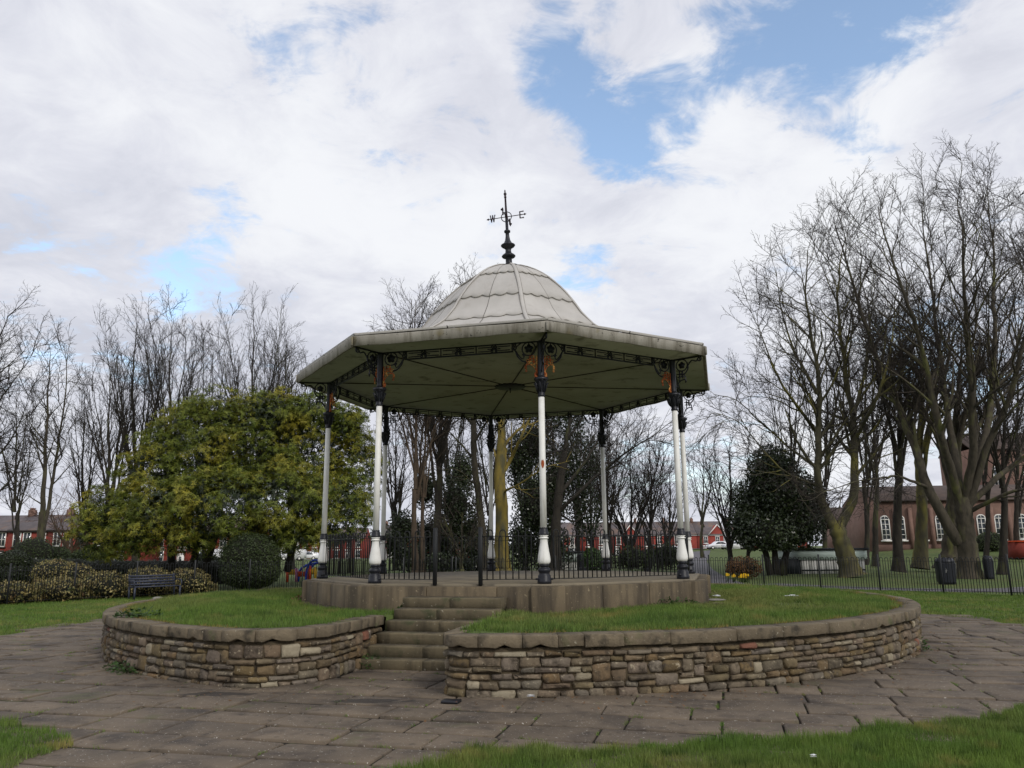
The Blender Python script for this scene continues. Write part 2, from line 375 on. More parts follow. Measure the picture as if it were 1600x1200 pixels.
# ------------------------------------------------------------------ plan of the place (metres, paving = 0)
PHI = 0.1362146
CANG = [-PI / 2 + PHI + k * PI / 4 for k in range(8)]         # corner directions of the octagon
AX = np.array([-.2537, -.9673]); LT = np.array([-.9673, .2537])  # axis of the steps (outwards) and its left
def ax(al, la): return AX * al + LT * la
FL = 1.14                                                      # bandstand floor
MZ = 0.70                                                      # top of the raised lawn
RW = 7.78                                                      # retaining wall
RP = 10.65                                                     # paving edge
RFEN = 19.5

# ---- ground
def mound_z(x, y):
    r = math.hypot(x, y)
    return MZ - .03 + .07 * math.sin(max(0, min(1, (7.6 - r) / 3.2)) * PI) * .8 + .025 * math.sin(x * 1.7 + y * .6) + .018 * math.sin(y * 2.3 - x)
def ground_z(x, y):
    r = math.hypot(x, y)
    z = 0.
    if r > 24:                                                 # the church lawn rises on the right
        t = max(0, min(1, (x - 22) / 20)) * max(0, min(1, (y - 30) / 28))
        z += 1.35 * t * t * (3 - 2 * t)
    return z
mb = MB()
rad = np.concatenate([[0, 6, 10.4, 12, 14, 17, 20], np.linspace(24, 130, 40), [180, 260, 400, 700, 1500]])
na = 144
V = [[0, 0, -.03]]; 
for r_ in rad[1:]:
    for k in range(na):
        a = k * 2 * PI / na; x, y = r_ * math.cos(a), r_ * math.sin(a)
        V.append([x, y, ground_z(x, y) - .03 + (.03 if r_ > 10.9 else 0)])
T = [[0, 1 + k, 1 + (k + 1) % na] for k in range(na)]
Q = []
for i in range(len(rad) - 2):
    for k in range(na):
        a = 1 + i * na + k; b = 1 + i * na + (k + 1) % na
        Q.append([a, a + na, b + na, b])
mb.add(V, [T, Q])
tag(mb.obj('ground', MT['turf'], None, True), kind='structure')

def strip(name, pts, w, z, mat, n=24):
    P = catmull(np.array([[p[0], p[1], 0] for p in pts]), n)
    Tn = np.gradient(P, axis=0); Tn /= np.linalg.norm(Tn, axis=1, keepdims=True)
    Nn = np.stack([-Tn[:, 1], Tn[:, 0], 0 * Tn[:, 0]], 1)
    w = np.interp(np.linspace(0, 1, n), np.linspace(0, 1, len(w)), w)[:, None] / 2
    A, B = P + Nn * w, P - Nn * w
    for q in (A, B):
        for r_ in q: r_[2] = ground_z(r_[0], r_[1]) + z
    V = np.concatenate([A, B]); q = [[i, i + n, i + n + 1, i + 1] for i in range(n - 1)]
    m = MB(); m.add(V, [q])
    return tag(m.obj(name, mat, None, True), kind='structure')
strip('asphalt_path', [(46, 22), (34, 18.5), (24, 15.3), (18.6, 13.2), (14.5, 15.2), (11.6, 20)], [4.6, 4.6, 4.6, 3.2, 2.2, 2.0], .012, MT['asphalt'])
strip('asphalt_path', [(9.6, 17.5), (10.8, 26), (14.5, 45), (22, 80), (34, 130)], [1.8, 2.0, 3.0, 4.0, 5.0], .024, MT['asphalt'])
strip('asphalt_road', [(-150, 112), (-80, 96), (-30, 140), (20, 155), (80, 160), (160, 150)], [7, 7, 7, 7, 7, 7], .03, MT['asphalt'], 60)

# ---- paving
paving = MB()
a = np.arange(160) * 2 * PI / 160
ring = lambda r_, z: np.stack([np.cos(a) * r_, np.sin(a) * r_, np.full(160, z)], 1)
paving.loft([ring(7.4, .0), ring(RP + .15, .0), ring(RP + .18, -.05)], False, False)
c4 = [ax(10.2, 1.62), ax(16.5, 1.62), ax(16.5, -1.62), ax(10.2, -1.62)]
paving.add([[p[0], p[1], .002] for p in c4], [[[0, 1, 2, 3]]])
c4 = [ax(5.4, 1.3), ax(8, 1.3), ax(8, -1.5), ax(5.4, -1.5)]
paving.add([[p[0], p[1], .002] for p in c4], [[[0, 1, 2, 3]]])
pave = tag(paving.obj('paving', MT['bed']), 'weathered stone paving around the bandstand wall', kind='structure')
SLW, SLD = .915, .575
rs = random.Random(21)
slabs = []
for j in range(-22, 34):
    al = 3.9 + j * SLD - 8
    off = rs.random() * SLW
    la = -12 - off
    while la < 12:
        w = SLW * rs.choice([.62, 1, 1, 1, 1.0, 1.15])
        if rs.random() < .04: w *= .55
        c = ax(al, la + w / 2); r_ = math.hypot(*c)
        cr_ = [math.hypot(*ax(al + sx * SLD / 2, la + w / 2 + sy * w / 2)) for sx in (-1, 1) for sy in (-1, 1)]
        onp = (5.55 < al < 8.2 and -1.35 < la + w / 2 < 1.2) or al > 9.5 and abs(la + w / 2) < 1.75 and al < 16.3
        if (max(cr_) > 7.72 and min(cr_) < RP + .05 and r_ < RP + .45) or onp:
            slabs.append((al, la + w / 2, w, c, r_))
        la += w
def slab_mesh(al, la, w, seed, m=None):
    q = random.Random(seed); g = .005 + q.random() * .007
    x, y = SLD / 2 - g - .021, w / 2 - g - .004; th = .05; top = .022 + q.uniform(-.007, .011)
    ta, tb = q.uniform(-.008, .008), q.uniform(-.008, .008)
    ch = .012
    cx_ = [q.uniform(.004, .022) for _ in range(4)]
    def ring_(i, z):
        P = []
        for n_, (sx, sy) in enumerate(((-1, -1), (1, -1), (1, 1), (-1, 1))):
            c = cx_[n_] + i * .3; X, Y = sx * (x - i), sy * (y - i)
            pr = [(X, Y - sy * c), (X - sx * c, Y)]
            if n_ % 2 == 1: pr = pr[::-1]
            P += pr
        o = []
        for (u_, v_) in P:
            p = ax(al + u_, la + v_); zz = z if z < 0 else z + ta * u_ / x + tb * v_ / y
            o.append([p[0], p[1], zz])
        return o
    m = m or MB()
    rings = np.array([ring_(0, -.02), ring_(0, top - ch * .6), ring_(ch, top)])[:, ::-1]
    m.loft(rings, False, True)
    return m
slabs.sort(key=lambda s_: (s_[3][1] + 17.45) + (0 if abs(s_[3][0]) < .62 * (s_[3][1] + 17.45) + 1 else 100))
for i, s_ in enumerate(slabs[:290]):
    slab_mesh(s_[0], s_[1], s_[2], i).obj('slab', MT['slab'], pave)
m = MB()
for i, s_ in enumerate(slabs[290:]): slab_mesh(s_[0], s_[1], s_[2], i + 999, m)
if m.n: tag(m.obj('far_slabs', MT['slab_i'], pave), kind='stuff')
p = gnd(705, 1101)
mm = MB().cbox((p[0], p[1], .036), (.2, .16, .03), .006, -.25)
mm.obj('drain_cover', MT['iron'], pave)

# ---- retaining wall: centre line of the outer face, from the steps round to the back
def wall_line(side):
    """outer face polyline: straight return beside the steps, a rounded corner, then the circle"""
    if side > 0: lat, rc = .80, .95
    else: lat, rc = -1.06, .42
    sg = 1 if side > 0 else -1
    L_ = abs(lat)
    # rounded corner: small circle inside the wall, tangent to the return (lat line) and to the big circle from inside
    cl_ = L_ + rc; ca = math.sqrt((RW - rc) ** 2 - cl_ ** 2)
    P = [(5.02, L_)]
    n = 14
    P += [(5.02 + (ca - 5.02) * i / n, L_) for i in range(1, n + 1)]
    th1 = math.atan2(cl_, ca)                                 # direction of tangency on the big circle
    nn = 16
    for i in range(1, nn + 1):
        t = PI / 2 * 0 + (i / nn)
        ang = -PI / 2 + t * (PI / 2 + th1)                    # from facing the steps to facing outwards
        P.append((ca + rc * math.cos(ang), cl_ + rc * math.sin(ang)))
    k = 90
    P += [(RW * math.cos(th1 + (PI - .0 - th1) * i / k), RW * math.sin(th1 + (PI - th1) * i / k)) for i in range(1, k + 1)]
    pts = np.array([ax(al, la * sg) for al, la in P])
    d = np.concatenate([[0], np.cumsum(np.linalg.norm(np.diff(pts, axis=0), axis=1))])
    return pts, d
def wall_at(line, s, inset=0.):
    pts, d = line
    s = np.clip(s, 0, d[-1])
    x = np.interp(s, d, pts[:, 0]); y = np.interp(s, d, pts[:, 1])
    e_ = .05
    tx = np.interp(np.clip(s + e_, 0, d[-1]), d, pts[:, 0]) - np.interp(np.clip(s - e_, 0, d[-1]), d, pts[:, 0])
    ty = np.interp(np.clip(s + e_, 0, d[-1]), d, pts[:, 1]) - np.interp(np.clip(s - e_, 0, d[-1]), d, pts[:, 1])
    l = np.hypot(tx, ty) + 1e-9
    return x, y, ty / l, -tx / l        # position and one normal
CPB = .572
def build_wall(side, label, seed):
    line = wall_line(side); Ltot = line[1][-1]
    q = random.Random(seed)
    x, y, nx, ny = wall_at(line, np.array([3.5]))
    sgn = 1 if (nx[0] * x[0] + ny[0] * y[0]) > 0 else -1
    root = tag(empty('retaining_wall', tuple(ax(7.6, side * 2)) + (0,)), label, 'wall', 'curved stone walls around the lawn', 'thing')
    def pt(s, out, z):
        x, y, nx, ny = wall_at(line, np.atleast_1d(np.asarray(s, float)))
        return np.stack([x + sgn * nx * out, y + sgn * ny * out, np.broadcast_to(np.asarray(z, float), x.shape)], 1)
    ss = np.unique(np.concatenate([line[1], [Ltot]]))
    core = MB()
    prof = [(-.030, -.05), (-.030, CPB), (-.30, CPB), (-.30, -.05)]
    rings = np.stack([pt(ss, o_, z_) for o_, z_ in prof], 1)
    if sgn * side < 0: pass
    core.loft(rings, True, True)
    core.obj('mortar_core', MT['mortar'], root)
    # random rubble on a fine grid
    gx, gz = .043, .0358
    nzc = int(CPB / gz); nxc = int(Ltot / gx)
    occ = np.zeros((nxc, nzc), bool)
    stones = []
    for i in range(nxc):
        for j in range(nzc):
            if occ[i, j]: continue
            big = q.random()
            if big < .07: w, h = q.randint(4, 6), q.randint(5, 8)
            elif big < .40: w, h = q.randint(3, 6), q.randint(4, 5)
            elif big < .80: w, h = q.randint(4, 8), q.randint(3, 4)
            else: w, h = q.randint(4, 9), 2
            h = min(h, nzc - j)
            if nzc - j - h == 1: h += 1
            k = 0
            while k < w and i + k < nxc and not occ[i + k, j]: k += 1
            w = min(w, k)
            hh = 0
            while hh < h and not occ[i:i + w, j + hh].any(): hh += 1
            h = max(1, hh)
            free = 0
            while j + free < nzc and not occ[i, j + free]: free += 1
            if free - h == 1:
                if not occ[i:i + w, j:j + free].any() and free <= 6: h = free
                elif h > 3: h -= 1
            fw = 0
            while i + fw < nxc and not occ[i + fw, j]: fw += 1
            if 0 < fw - w < 3 and not occ[i:i + fw, j:j + h].any(): w = fw
            occ[i:i + w, j:j + h] = True
            if w * h >= 2: stones.append((i * gx, j * gz, w * gx, h * gz))
    # visible ones first
    vis = []
    for s_ in stones:
        x, y, nx, ny = wall_at(line, np.array([s_[0] + s_[2] / 2]))
        nx, ny = sgn * nx[0], sgn * ny[0]
        f = (nx * (CX - x[0]) + ny * (CY - y[0])) / math.hypot(CX - x[0], CY - y[0])
        vis.append((f > .02) * s_[2] * s_[3] * (.2 + max(f, 0)))
    order = sorted(range(len(stones)), key=lambda k: -vis[k])
    def stone(s0, z0, w, h, m):
        g = .005
        s0 += g + q.uniform(-.007, .007); z0 += g + q.uniform(-.005, .005); w -= 2 * g; h -= 2 * g
        c = min(w, h) * q.uniform(.06, .26)
        pro = q.uniform(-.008, .024); jit = min(.017, .17 * min(w, h))
        P2 = [(c, 0), (w - c, 0), (w, c), (w, h - c), (w - c, h), (c, h), (0, h - c), (0, c)]
        P2 = np.array([(a_ + q.uniform(-jit, jit), b_ + q.uniform(-jit, jit)) for a_, b_ in P2])
        ce = P2.mean(0)
        f1 = 1 - min(.016, .16 * min(w, h)) * 2 / np.array([w, h])
        P1 = ce + (P2 - ce) * f1
        P0 = ce + (P2 - ce) * (f1 - .28)
        rings = []
        for PP, o_ in ((P2, -.06), (P2, pro - .026), (P1, pro), ):
            rings.append(pt(s0 + PP[:, 0], 0, 0) * 0 + np.concatenate([pt(s0 + a_, o_, z0 + b_) for a_, b_ in PP]))
        top = np.concatenate([pt(s0 + a_, pro + .006 + q.uniform(-.006, .009), z0 + b_) for a_, b_ in P0])
        rings.append(top)
        R_ = np.array(rings)
        if sgn < 0: R_ = R_[:, ::-1]
        m.loft(R_, False, True)
        return m
    nvis = 0
    for k in order[:290]:
        if vis[k] <= 0: break
        a_ = stones[k]
        r_ = q.random()
        mt = MT['stone_red'] if r_ < .012 else (MT['stone_pale'] if r_ < .08 else MT['stone'])
        stone(*a_, MB()).obj('stone', mt, root); nvis += 1
    m = MB()
    for k in order[nvis:]: stone(*stones[k], m)
    if m.n: tag(m.obj('small_stones', MT['stone_i'], root), kind='stuff')
    # coping
    s0 = 0.; i = 0
    while s0 < Ltot - .15:
        turn = s0 < 4.4
        L_ = q.uniform(.25, .55) if turn else (q.uniform(.35, .9) if side > 0 else q.uniform(.55, 1.25))
        L_ = min(L_, Ltot - s0)
        if Ltot - s0 - L_ < .2: L_ = Ltot - s0
        n = max(3, int(L_ / .12) + 2)
        sv = np.linspace(s0 + .0035, s0 + L_ - .0035, n)
        zt, zb, of = .715 + q.uniform(-.004, .005), CPB + .004 + q.uniform(-.004, .006), .035 + q.uniform(-.014, .016)
        jb = np.array([q.uniform(-.005, .006) for _ in range(n)]); jo = np.array([q.uniform(-.004, .004) for _ in range(n)])
        if q.random() < .3: jb[q.randrange(n)] += .035
        prof = [(of - .006, zb, 1), (of, zb + .010, 1), (of, zt - .010, 0), (of - .010, zt, 0), (-.24, zt + .006, 0), (-.26, zb, 0)]
        rings = np.stack([pt(sv, o_ + jo, z_ + (jb if b_ else 0)) for o_, z_, b_ in prof], 1)
        MB().loft(rings).obj('coping_stone', MT['coping'], root)
        s0 += L_; i += 1
    return root, line, sgn
wallL, lineL, sgL = build_wall(1, 'curved rubble stone wall left of the steps, with block coping', 5)
wallR, lineR, sgR = build_wall(-1, 'long curved rubble stone wall right of the steps, with block coping', 8)

# ---- raised lawn inside the wall
m = MB()
NR, NA = 26, 300
V = []
for i in range(NR):
    r_ = 3.0 + (7.6 - 3.0) * i / (NR - 1)
    for k in range(NA):
        t = k * 2 * PI / NA; x, y = r_ * math.cos(t), r_ * math.sin(t)
        al, la = x * AX[0] + y * AX[1], x * LT[0] + y * LT[1]
        z = mound_z(x, y)
        if al > 4.08 and -1.06 < la < .80: z = -.2                 # the steps cut through the lawn
        sd_ = 1 if la > 0 else -1; L_, rc = (.80, .95) if sd_ > 0 else (1.06, .42)
        cl_ = L_ + rc; ca = math.sqrt((RW - rc) ** 2 - cl_ ** 2)
        if al > ca and abs(la) < cl_ and math.hypot(al - ca, abs(la) - cl_) > rc - .08: z = -.2
        V.append([x, y, z])
Q = [[i * NA + k, (i + 1) * NA + k, (i + 1) * NA + (k + 1) % NA, i * NA + (k + 1) % NA] for i in range(NR - 1) for k in range(NA)]
# leave out faces that bridge into the cut
V = np.array(V); Q = np.array(Q)
low = V[:, 2] < 0
keep = low[Q].sum(1) == 0
m.add(V, [Q[keep]])
tag(m.obj('raised_lawn', MT['turf'], None, True), kind='structure')
# earth cheeks either side of the upper steps
for la, sg in ((.74, 1), (-1.03, -1)):
    P = [ax(t, la) for t in (3.99, 4.98)]; o2 = LT * .25 * sg
    A = [[p_[0], p_[1], -.1] for p_ in P]; B = [[p_[0], p_[1], MZ - .01] for p_ in P]; C_ = [[p_[0] + o2[0], p_[1] + o2[1], MZ + .01] for p_ in P]
    tag(MB().add(A + B + C_, [[[0, 1, 3, 2], [2, 3, 5, 4]]]).obj('earth_bank', MT['turf']), kind='structure')

# ---- steps
steps = tag(empty('stone_steps', tuple(ax(5.2, -.13)) + (0,)), 'worn flight of six stone steps up to the bandstand', 'steps')
RIS = .158
fr = [5.78, 5.52, 5.25, 4.98, 4.71, 4.44]
wd = [(.90, -1.06), (.84, -1.06), (.80, -1.06), (.76, -1.03), (.72, -1.0), (.69, -.98)]
q = random.Random(4)
arot = math.atan2(AX[1], AX[0])
for k in range(6):
    f0 = fr[k]; b0 = fr[k + 1] - .03 if k < 5 else 4.0
    zt = RIS * (k + 1); zb = zt - RIS - (.06 if k else .05)
    l0, l1 = wd[k]; cut = l1 + (l0 - l1) * q.uniform(.4, .6)
    for (p0, p1) in ((cut + .004, l0), (l1, cut - .004)):
        n = 9
        las = np.linspace(p0, p1, n)
        wear = np.array([q.uniform(0, .008) for _ in range(n)]); fj = np.array([q.uniform(-.008, .006) for _ in range(n)])
        rings = []
        for i_, la in enumerate(las):
            f_ = f0 + fj[i_]; z_ = zt - wear[i_]
            rings.append([list(ax(t, la)) + [z] for t, z in ((b0, zb), (b0, zt + .002), (f_ - .014, z_), (f_ - .003, z_ - .005), (f_, z_ - .018), (f_ - .004, zb))])
        MB().loft(np.array(rings)[:, ::-1]).obj('step_block', MT['step'], steps)

# ------------------------------------------------------------------ the bandstand
BS = tag(empty('bandstand', (0, 0, .6)), 'octagonal Victorian bandstand with white columns, black ironwork and pale domed roof', 'bandstand')
def octo(r_, z, rot=PHI): return np.array([[r_ * math.cos(t), r_ * math.sin(t), z] for t in CANG])
AP = math.cos(PI / 8)
pl = MB().loft([octo(3.98 / AP, .3), octo(3.98 / AP, FL - .045)]).obj('plinth', MT['plinth'], BS)
MB().loft([octo(3.91 / AP, FL - .06), octo(3.91 / AP, FL - .008), octo(3.90 / AP, FL)]).obj('floor', MT['floor'], BS)
q = random.Random(12)
for k in range(8):
    # corner pier
    t = CANG[k]; r_ = 4.11
    MB().cbox((r_ * math.cos(t), r_ * math.sin(t), (.35 + FL - .022) / 2), (.52, .56, FL - .022 - .35), .022, t).obj('corner_pier', MT['plinth'], pl)
    # blocks of each face
    t2 = t + PI / 8; nx, ny = math.cos(t2), math.sin(t2); tx, ty = -ny, nx
    hl = 4.06 * math.tan(PI / 8) - .2
    cuts = [-hl]; 
    while cuts[-1] < hl - .5: cuts.append(cuts[-1] + q.uniform(.55, 1.25))
    cuts[-1] = hl
    for c0, c1 in zip(cuts[:-1], cuts[1:]):
        cm = (c0 + c1) / 2; d_ = 3.965 + q.uniform(-.004, .006)
        MB().cbox((nx * d_ + tx * cm, ny * d_ + ty * cm, (.35 + FL - .034) / 2), (.2, c1 - c0 - .008, FL - .034 - .35), .012, t2).obj('plinth_block', MT['plinth'], pl)

# columns -----------------------------------------------------------
shaft = MB().lathe([(.056, 2.02 - FL), (.0555, 3.0 - FL), (.053, 4.33 - FL)], 18).mesh('column'); shaft.materials.append(MT['white'])
baseM = MB().lathe([(.118, 0), (.118, .055), (.108, .065), (.108, .13), (.098, .145), (.086, .165), (.092, .185), (.106, .205), (.106, .235), (.092, .25), (.07, .265), (.07, .28), (.088, .29), (.088, .305), (.078, .33)], 14).mesh('column_base'); baseM.materials.append(MT['iron'])
bulb = MB().lathe([(.075, .32), (.092, .33), (.107, .36), (.108, .40), (.100, .46), (.084, .55), (.069, .65), (.062, .72), (.064, .735), (.084, .742), (.084, .752), (.064, .76), (.062, .772), (.080, .782), (.080, .797), (.062, .81)], 20).mesh('column_vase'); bulb.materials.append(MT['white'])
m = MB().lathe([(.06, .795), (.088, .80), (.090, .818), (.082, .83), (.078, .86), (.066, .90), (.062, .91)], 16)
for k in range(12):
    t = k * PI / 6
    m.box((.060 * math.cos(t), .060 * math.sin(t), .912), (.012, .018, .022), t)
collar = m.mesh('column_collar'); collar.materials.append(MT['iron'])
m = MB().lathe([(.058, 3.17), (.068, 3.175), (.068, 3.2), (.06, 3.21), (.06, 3.27), (.066, 3.29), (.072, 3.34), (.085, 3.40), (.104, 3.445), (.112, 3.455)], 16)
m.lathe([(.120, 3.455), (.130, 3.465), (.130, 3.50), (.118, 3.512), (.08, 3.516)], 8, rot=PI / 8)
for k in range(8):
    t = k * PI / 4 + PI / 8; c, s = math.cos(t), math.sin(t)
    m.tube([[.062 * c, .062 * s, 3.25], [.085 * c, .085 * s, 3.33], [.108 * c, .108 * s, 3.40], [.124 * c, .124 * s, 3.415], [.128 * c, .128 * s, 3.395]], [.014, .016, .016, .012, .008], 5)
capm = m.mesh('capital'); capm.materials.append(MT['iron'])
post = MB().lathe([(.066, 3.51), (.058, 3.56), (.058, 4.12), (.064, 4.14), (.064, 4.175)], 8, rot=PI / 8).mesh('top_post'); post.materials.append(MT['iron'])
for me in (shaft, bulb, baseM, collar): me.polygons.foreach_set('use_smooth', np.ones(len(me.polygons), bool))
colo = []
for k in range(8):
    t = CANG[k]; Mx = TRZ(4 * math.cos(t), 4 * math.sin(t), FL, t)
    c = inst('column', shaft, BS, Mx); colo.append(c)
    for n_, me in (('column_base', baseM), ('column_vase', bulb), ('column_collar', collar), ('capital', capm), ('top_post', post)):
        inst(n_, me, c, Mx)
# rust scar on the front column
t = CANG[0]; ex, ey = 4 * math.cos(t), 4 * math.sin(t)
m = MB(); aa = np.linspace(-PI / 2 - .5, -PI / 2 + .55, 7)
zz = [3.06, 3.10, 3.13, 3.17, 3.2]
rings = []
for i_, z in enumerate(zz):
    w_ = [.35, .75, 1, .9, .5][i_]
    rings.append([[ex + .0563 * math.cos(-PI / 2 + (b + PI / 2) * w_), ey + .0563 * math.sin(-PI / 2 + (b + PI / 2) * w_), z + .01 * math.sin(b * 9)] for b in aa])
m.loft(rings, False, False, closed=False); m.obj('rust_patch', MT['rust'], colo[0])

# ironwork: drawn in (a, h): a = distance from the column axis, h = height under the soffit ------------
SOF = 5.325
def circ(a, h, r_, n=14, t0=0, t1=2 * PI): 
    return [(a + r_ * math.cos(t0 + (t1 - t0) * i / n), h + r_ * math.sin(t0 + (t1 - t0) * i / n)) for i in range(n + (0 if abs(t1 - t0 - 2 * PI) < 1e-6 else 1))]
def P3(l): return [[a, 0, h] for a, h in l]
def spiral(a, h, r0, r1, t0, turns, n=16):
    return [(a + (r0 + (r1 - r0) * i / n) * math.cos(t0 + turns * 2 * PI * i / n), h + (r0 + (r1 - r0) * i / n) * math.sin(t0 + turns * 2 * PI * i / n)) for i in range(n + 1)]
def leaf_plate(m, a, h, r_):
    n = 40; P = []
    for i in range(n):
        t = i * 2 * PI / n; rr = r_ * (.66 + .34 * abs(math.cos(2.5 * (t - PI / 2))) ** .7)
        P.append((a + rr * math.cos(t), h + rr * math.sin(t)))
    m.loft([[[x, -.011, z] for x, z in P], [[x, .011, z] for x, z in P]])
m = MB()
m.tube(P3(circ(.215, -.135, .122, 20)), 0.0123, 5, True)
leaf_plate(m, .215, -.130, .082)
m.tube(P3([(.215, -.06), (.215, -.012)]), 0.0130, 5)
m.tube(P3(catmull([(.50, -.10, 0), (.455, -.165, 0), (.42, -.26, 0), (.34, -.345, 0), (.26, -.37, 0)], 12)[:, :2]), 0.0159, 5)
m.tube(P3(catmull([(.52, -.13, 0), (.46, -.15, 0), (.40, -.24, 0), (.33, -.31, 0), (.30, -.26, 0), (.33, -.235, 0)], 14)[:, :2]), 0.0101, 5)
m.tube(P3(spiral(.475, -.10, .05, .012, -.6, 1.4)), 0.0116, 5)
m.tube(P3(spiral(.47, -.045, .035, .01, 2.4, -1.3)), 0.0116, 5)
m.tube(P3(spiral(.305, -.245, .03, .008, 0, 1.3)), 0.0101, 5)
m.tube(P3([(.34, -.01), (.40, -.05), (.46, -.10)]), 0.0116, 5)
m.tube(P3([(.06, -.012), (.53, -.012)]), 0.0174, 5)
spand = m.mesh('spandrel'); spand.materials.append(MT['iron'])
m = MB()
m.tube(P3([(.072, -.27), (.072, -.66)]), 0.0138, 5)
m.tube(P3(catmull([(.076, -.655, 0), (.10, -.64, 0), (.105, -.60, 0), (.085, -.56, 0)], 8)[:, :2]), [.024, .02, .02, .02, .016, .016, .012, .012], 5)
m.tube(P3(catmull([(.075, -.56, 0), (.12, -.475, 0), (.19, -.42, 0), (.265, -.425, 0), (.285, -.47, 0), (.268, -.485, 0)], 14)[:, :2]), 0.0094, 5)
for (a0, h0, a1, h1) in [(.12, -.26, .12, -.44), (.20, -.24, .20, -.42), (.26, -.40, .262, -.52), (.285, -.43, .287, -.50), (.09, -.315, .235, -.325), (.09, -.37, .245, -.375), (.08, -.42, .17, -.42)]:
    m.tube(P3([(a0, h0), ((a0 + a1) / 2, (h0 + h1) / 2), (a1, h1)]), 0.0084, 5)
for (a0, h0, r_) in [(.16, -.29, .028), (.16, -.345, .024), (.235, -.35, .026), (.12, -.40, .02), (.265, -.53, .014), (.225, -.385, .02)]:
    m.tube(P3(circ(a0, h0, r_, 10)), 0.0074, 4, True)
filM = m.mesh('filigree'); filM.materials.append(MT['rust'])
filB = filM.copy(); filB.materials.clear(); filB.materials.append(MT['iron'])
# outward bracket carrying the eaves
m = MB()
m.tube(P3(circ(.20, -.14, .115, 20)), 0.0123, 5, True); leaf_plate(m, .20, -.14, .07)
m.tube(P3([(.05, -.012), (.40, -.012), (.66, -.008)]), 0.0203, 5)
m.tube(P3(catmull([(.30, -.20, 0), (.36, -.12, 0), (.42, -.07, 0), (.50, -.10, 0), (.54, -.06, 0)], 12)[:, :2]), 0.0145, 5)
m.tube(P3(spiral(.565, -.065, .055, .012, 2.0, -1.5)), 0.0130, 5)
m.tube(P3(catmull([(.31, -.10, 0), (.33, -.2, 0), (.27, -.30, 0), (.20, -.33, 0)], 10)[:, :2]), 0.0145, 5)
for (a0, h0, a1, h1) in [(.14, -.26, .14, -.47), (.21, -.25, .21, -.40), (.09, -.31, .24, -.32), (.10, -.37, .25, -.37), (.26, -.36, .265, -.50)]:
    m.tube(P3([(a0, h0), (a1, h1)]), 0.0116, 4)
m.tube(P3(catmull([(.075, -.58, 0), (.12, -.48, 0), (.2, -.43, 0), (.27, -.44, 0), (.275, -.48, 0)], 10)[:, :2]), 0.0130, 5)
for (a0, h0, r_) in [(.17, -.28, .028), (.17, -.345, .024), (.23, -.345, .02)]: m.tube(P3(circ(a0, h0, r_, 10)), 0.0109, 4, True)
brk = m.mesh('eaves_bracket'); brk.materials.append(MT['iron'])
for k in range(8):
    t = CANG[k]; x, y = 4 * math.cos(t), 4 * math.sin(t)
    for sg in (1, -1):
        u = CANG[(k + sg) % 8]; dx, dy = 4 * math.cos(u) - x, 4 * math.sin(u) - y
        Mx = TRZ(x, y, SOF, math.atan2(dy, dx))
        sp = inst('spandrel', spand, BS, Mx)
        inst('filigree', filM if k in (0, 1, 6, 7) else filB, sp, Mx)
    inst('eaves_bracket', brk, BS, TRZ(x, y, SOF, t))
# frieze between two columns
half = 4 * math.sin(PI / 8)
m = MB()
m.tube(P3([(.5, -.165), (half * 2 - .5, -.165)]), 0.0174, 4); m.tube(P3([(.5, -.014), (half * 2 - .5, -.014)]), 0.0145, 4)
w_ = half * 2 - 1.04
for i in range(3):
    c = half + (i - 1) * w_ / 3
    for sx in (-1, 1):
        for sz in (-1, 1):
            m.tube(P3(spiral(c + sx * .035, -.09 + sz * .036, .03, .008, 1.57 * sx * sz, 1.2, 10)), 0.0116, 4)
            m.tube(P3([(c, -.09), (c + sx * .05, -.09 + sz * .032), (c + sx * .10, -.09 + sz * .036), (c + sx * (w_ / 6 - .04), -.09 + sz * .036)]), 0.0109, 4)
        m.tube(P3([(c + sx * .02, -.09), (c + sx * .12, -.09)]), [.008, .013], 4)
        m.tube(P3([(c + sx * w_ / 6, -.155), (c + sx * w_ / 6, -.02)]), 0.0116, 4)
        m.lathe([(.004, -.012), (.014, 0), (.004, .012)], 6, (c + sx * w_ / 9, 0, -.054)); m.lathe([(.004, -.012), (.014, 0), (.004, .012)], 6, (c + sx * w_ / 9, 0, -.126))
    m.lathe([(.004, -.02), (.022, 0), (.004, .02)], 8, (c, 0, -.09))
fri = m.mesh('frieze'); fri.materials.append(MT['iron'])
for k in range(8):
    t, u = CANG[k], CANG[(k + 1) % 8]
    x, y = 4 * math.cos(t), 4 * math.sin(t)
    inst('frieze', fri, BS, TRZ(x, y, SOF, math.atan2(4 * math.sin(u) - y, 4 * math.cos(u) - x)))

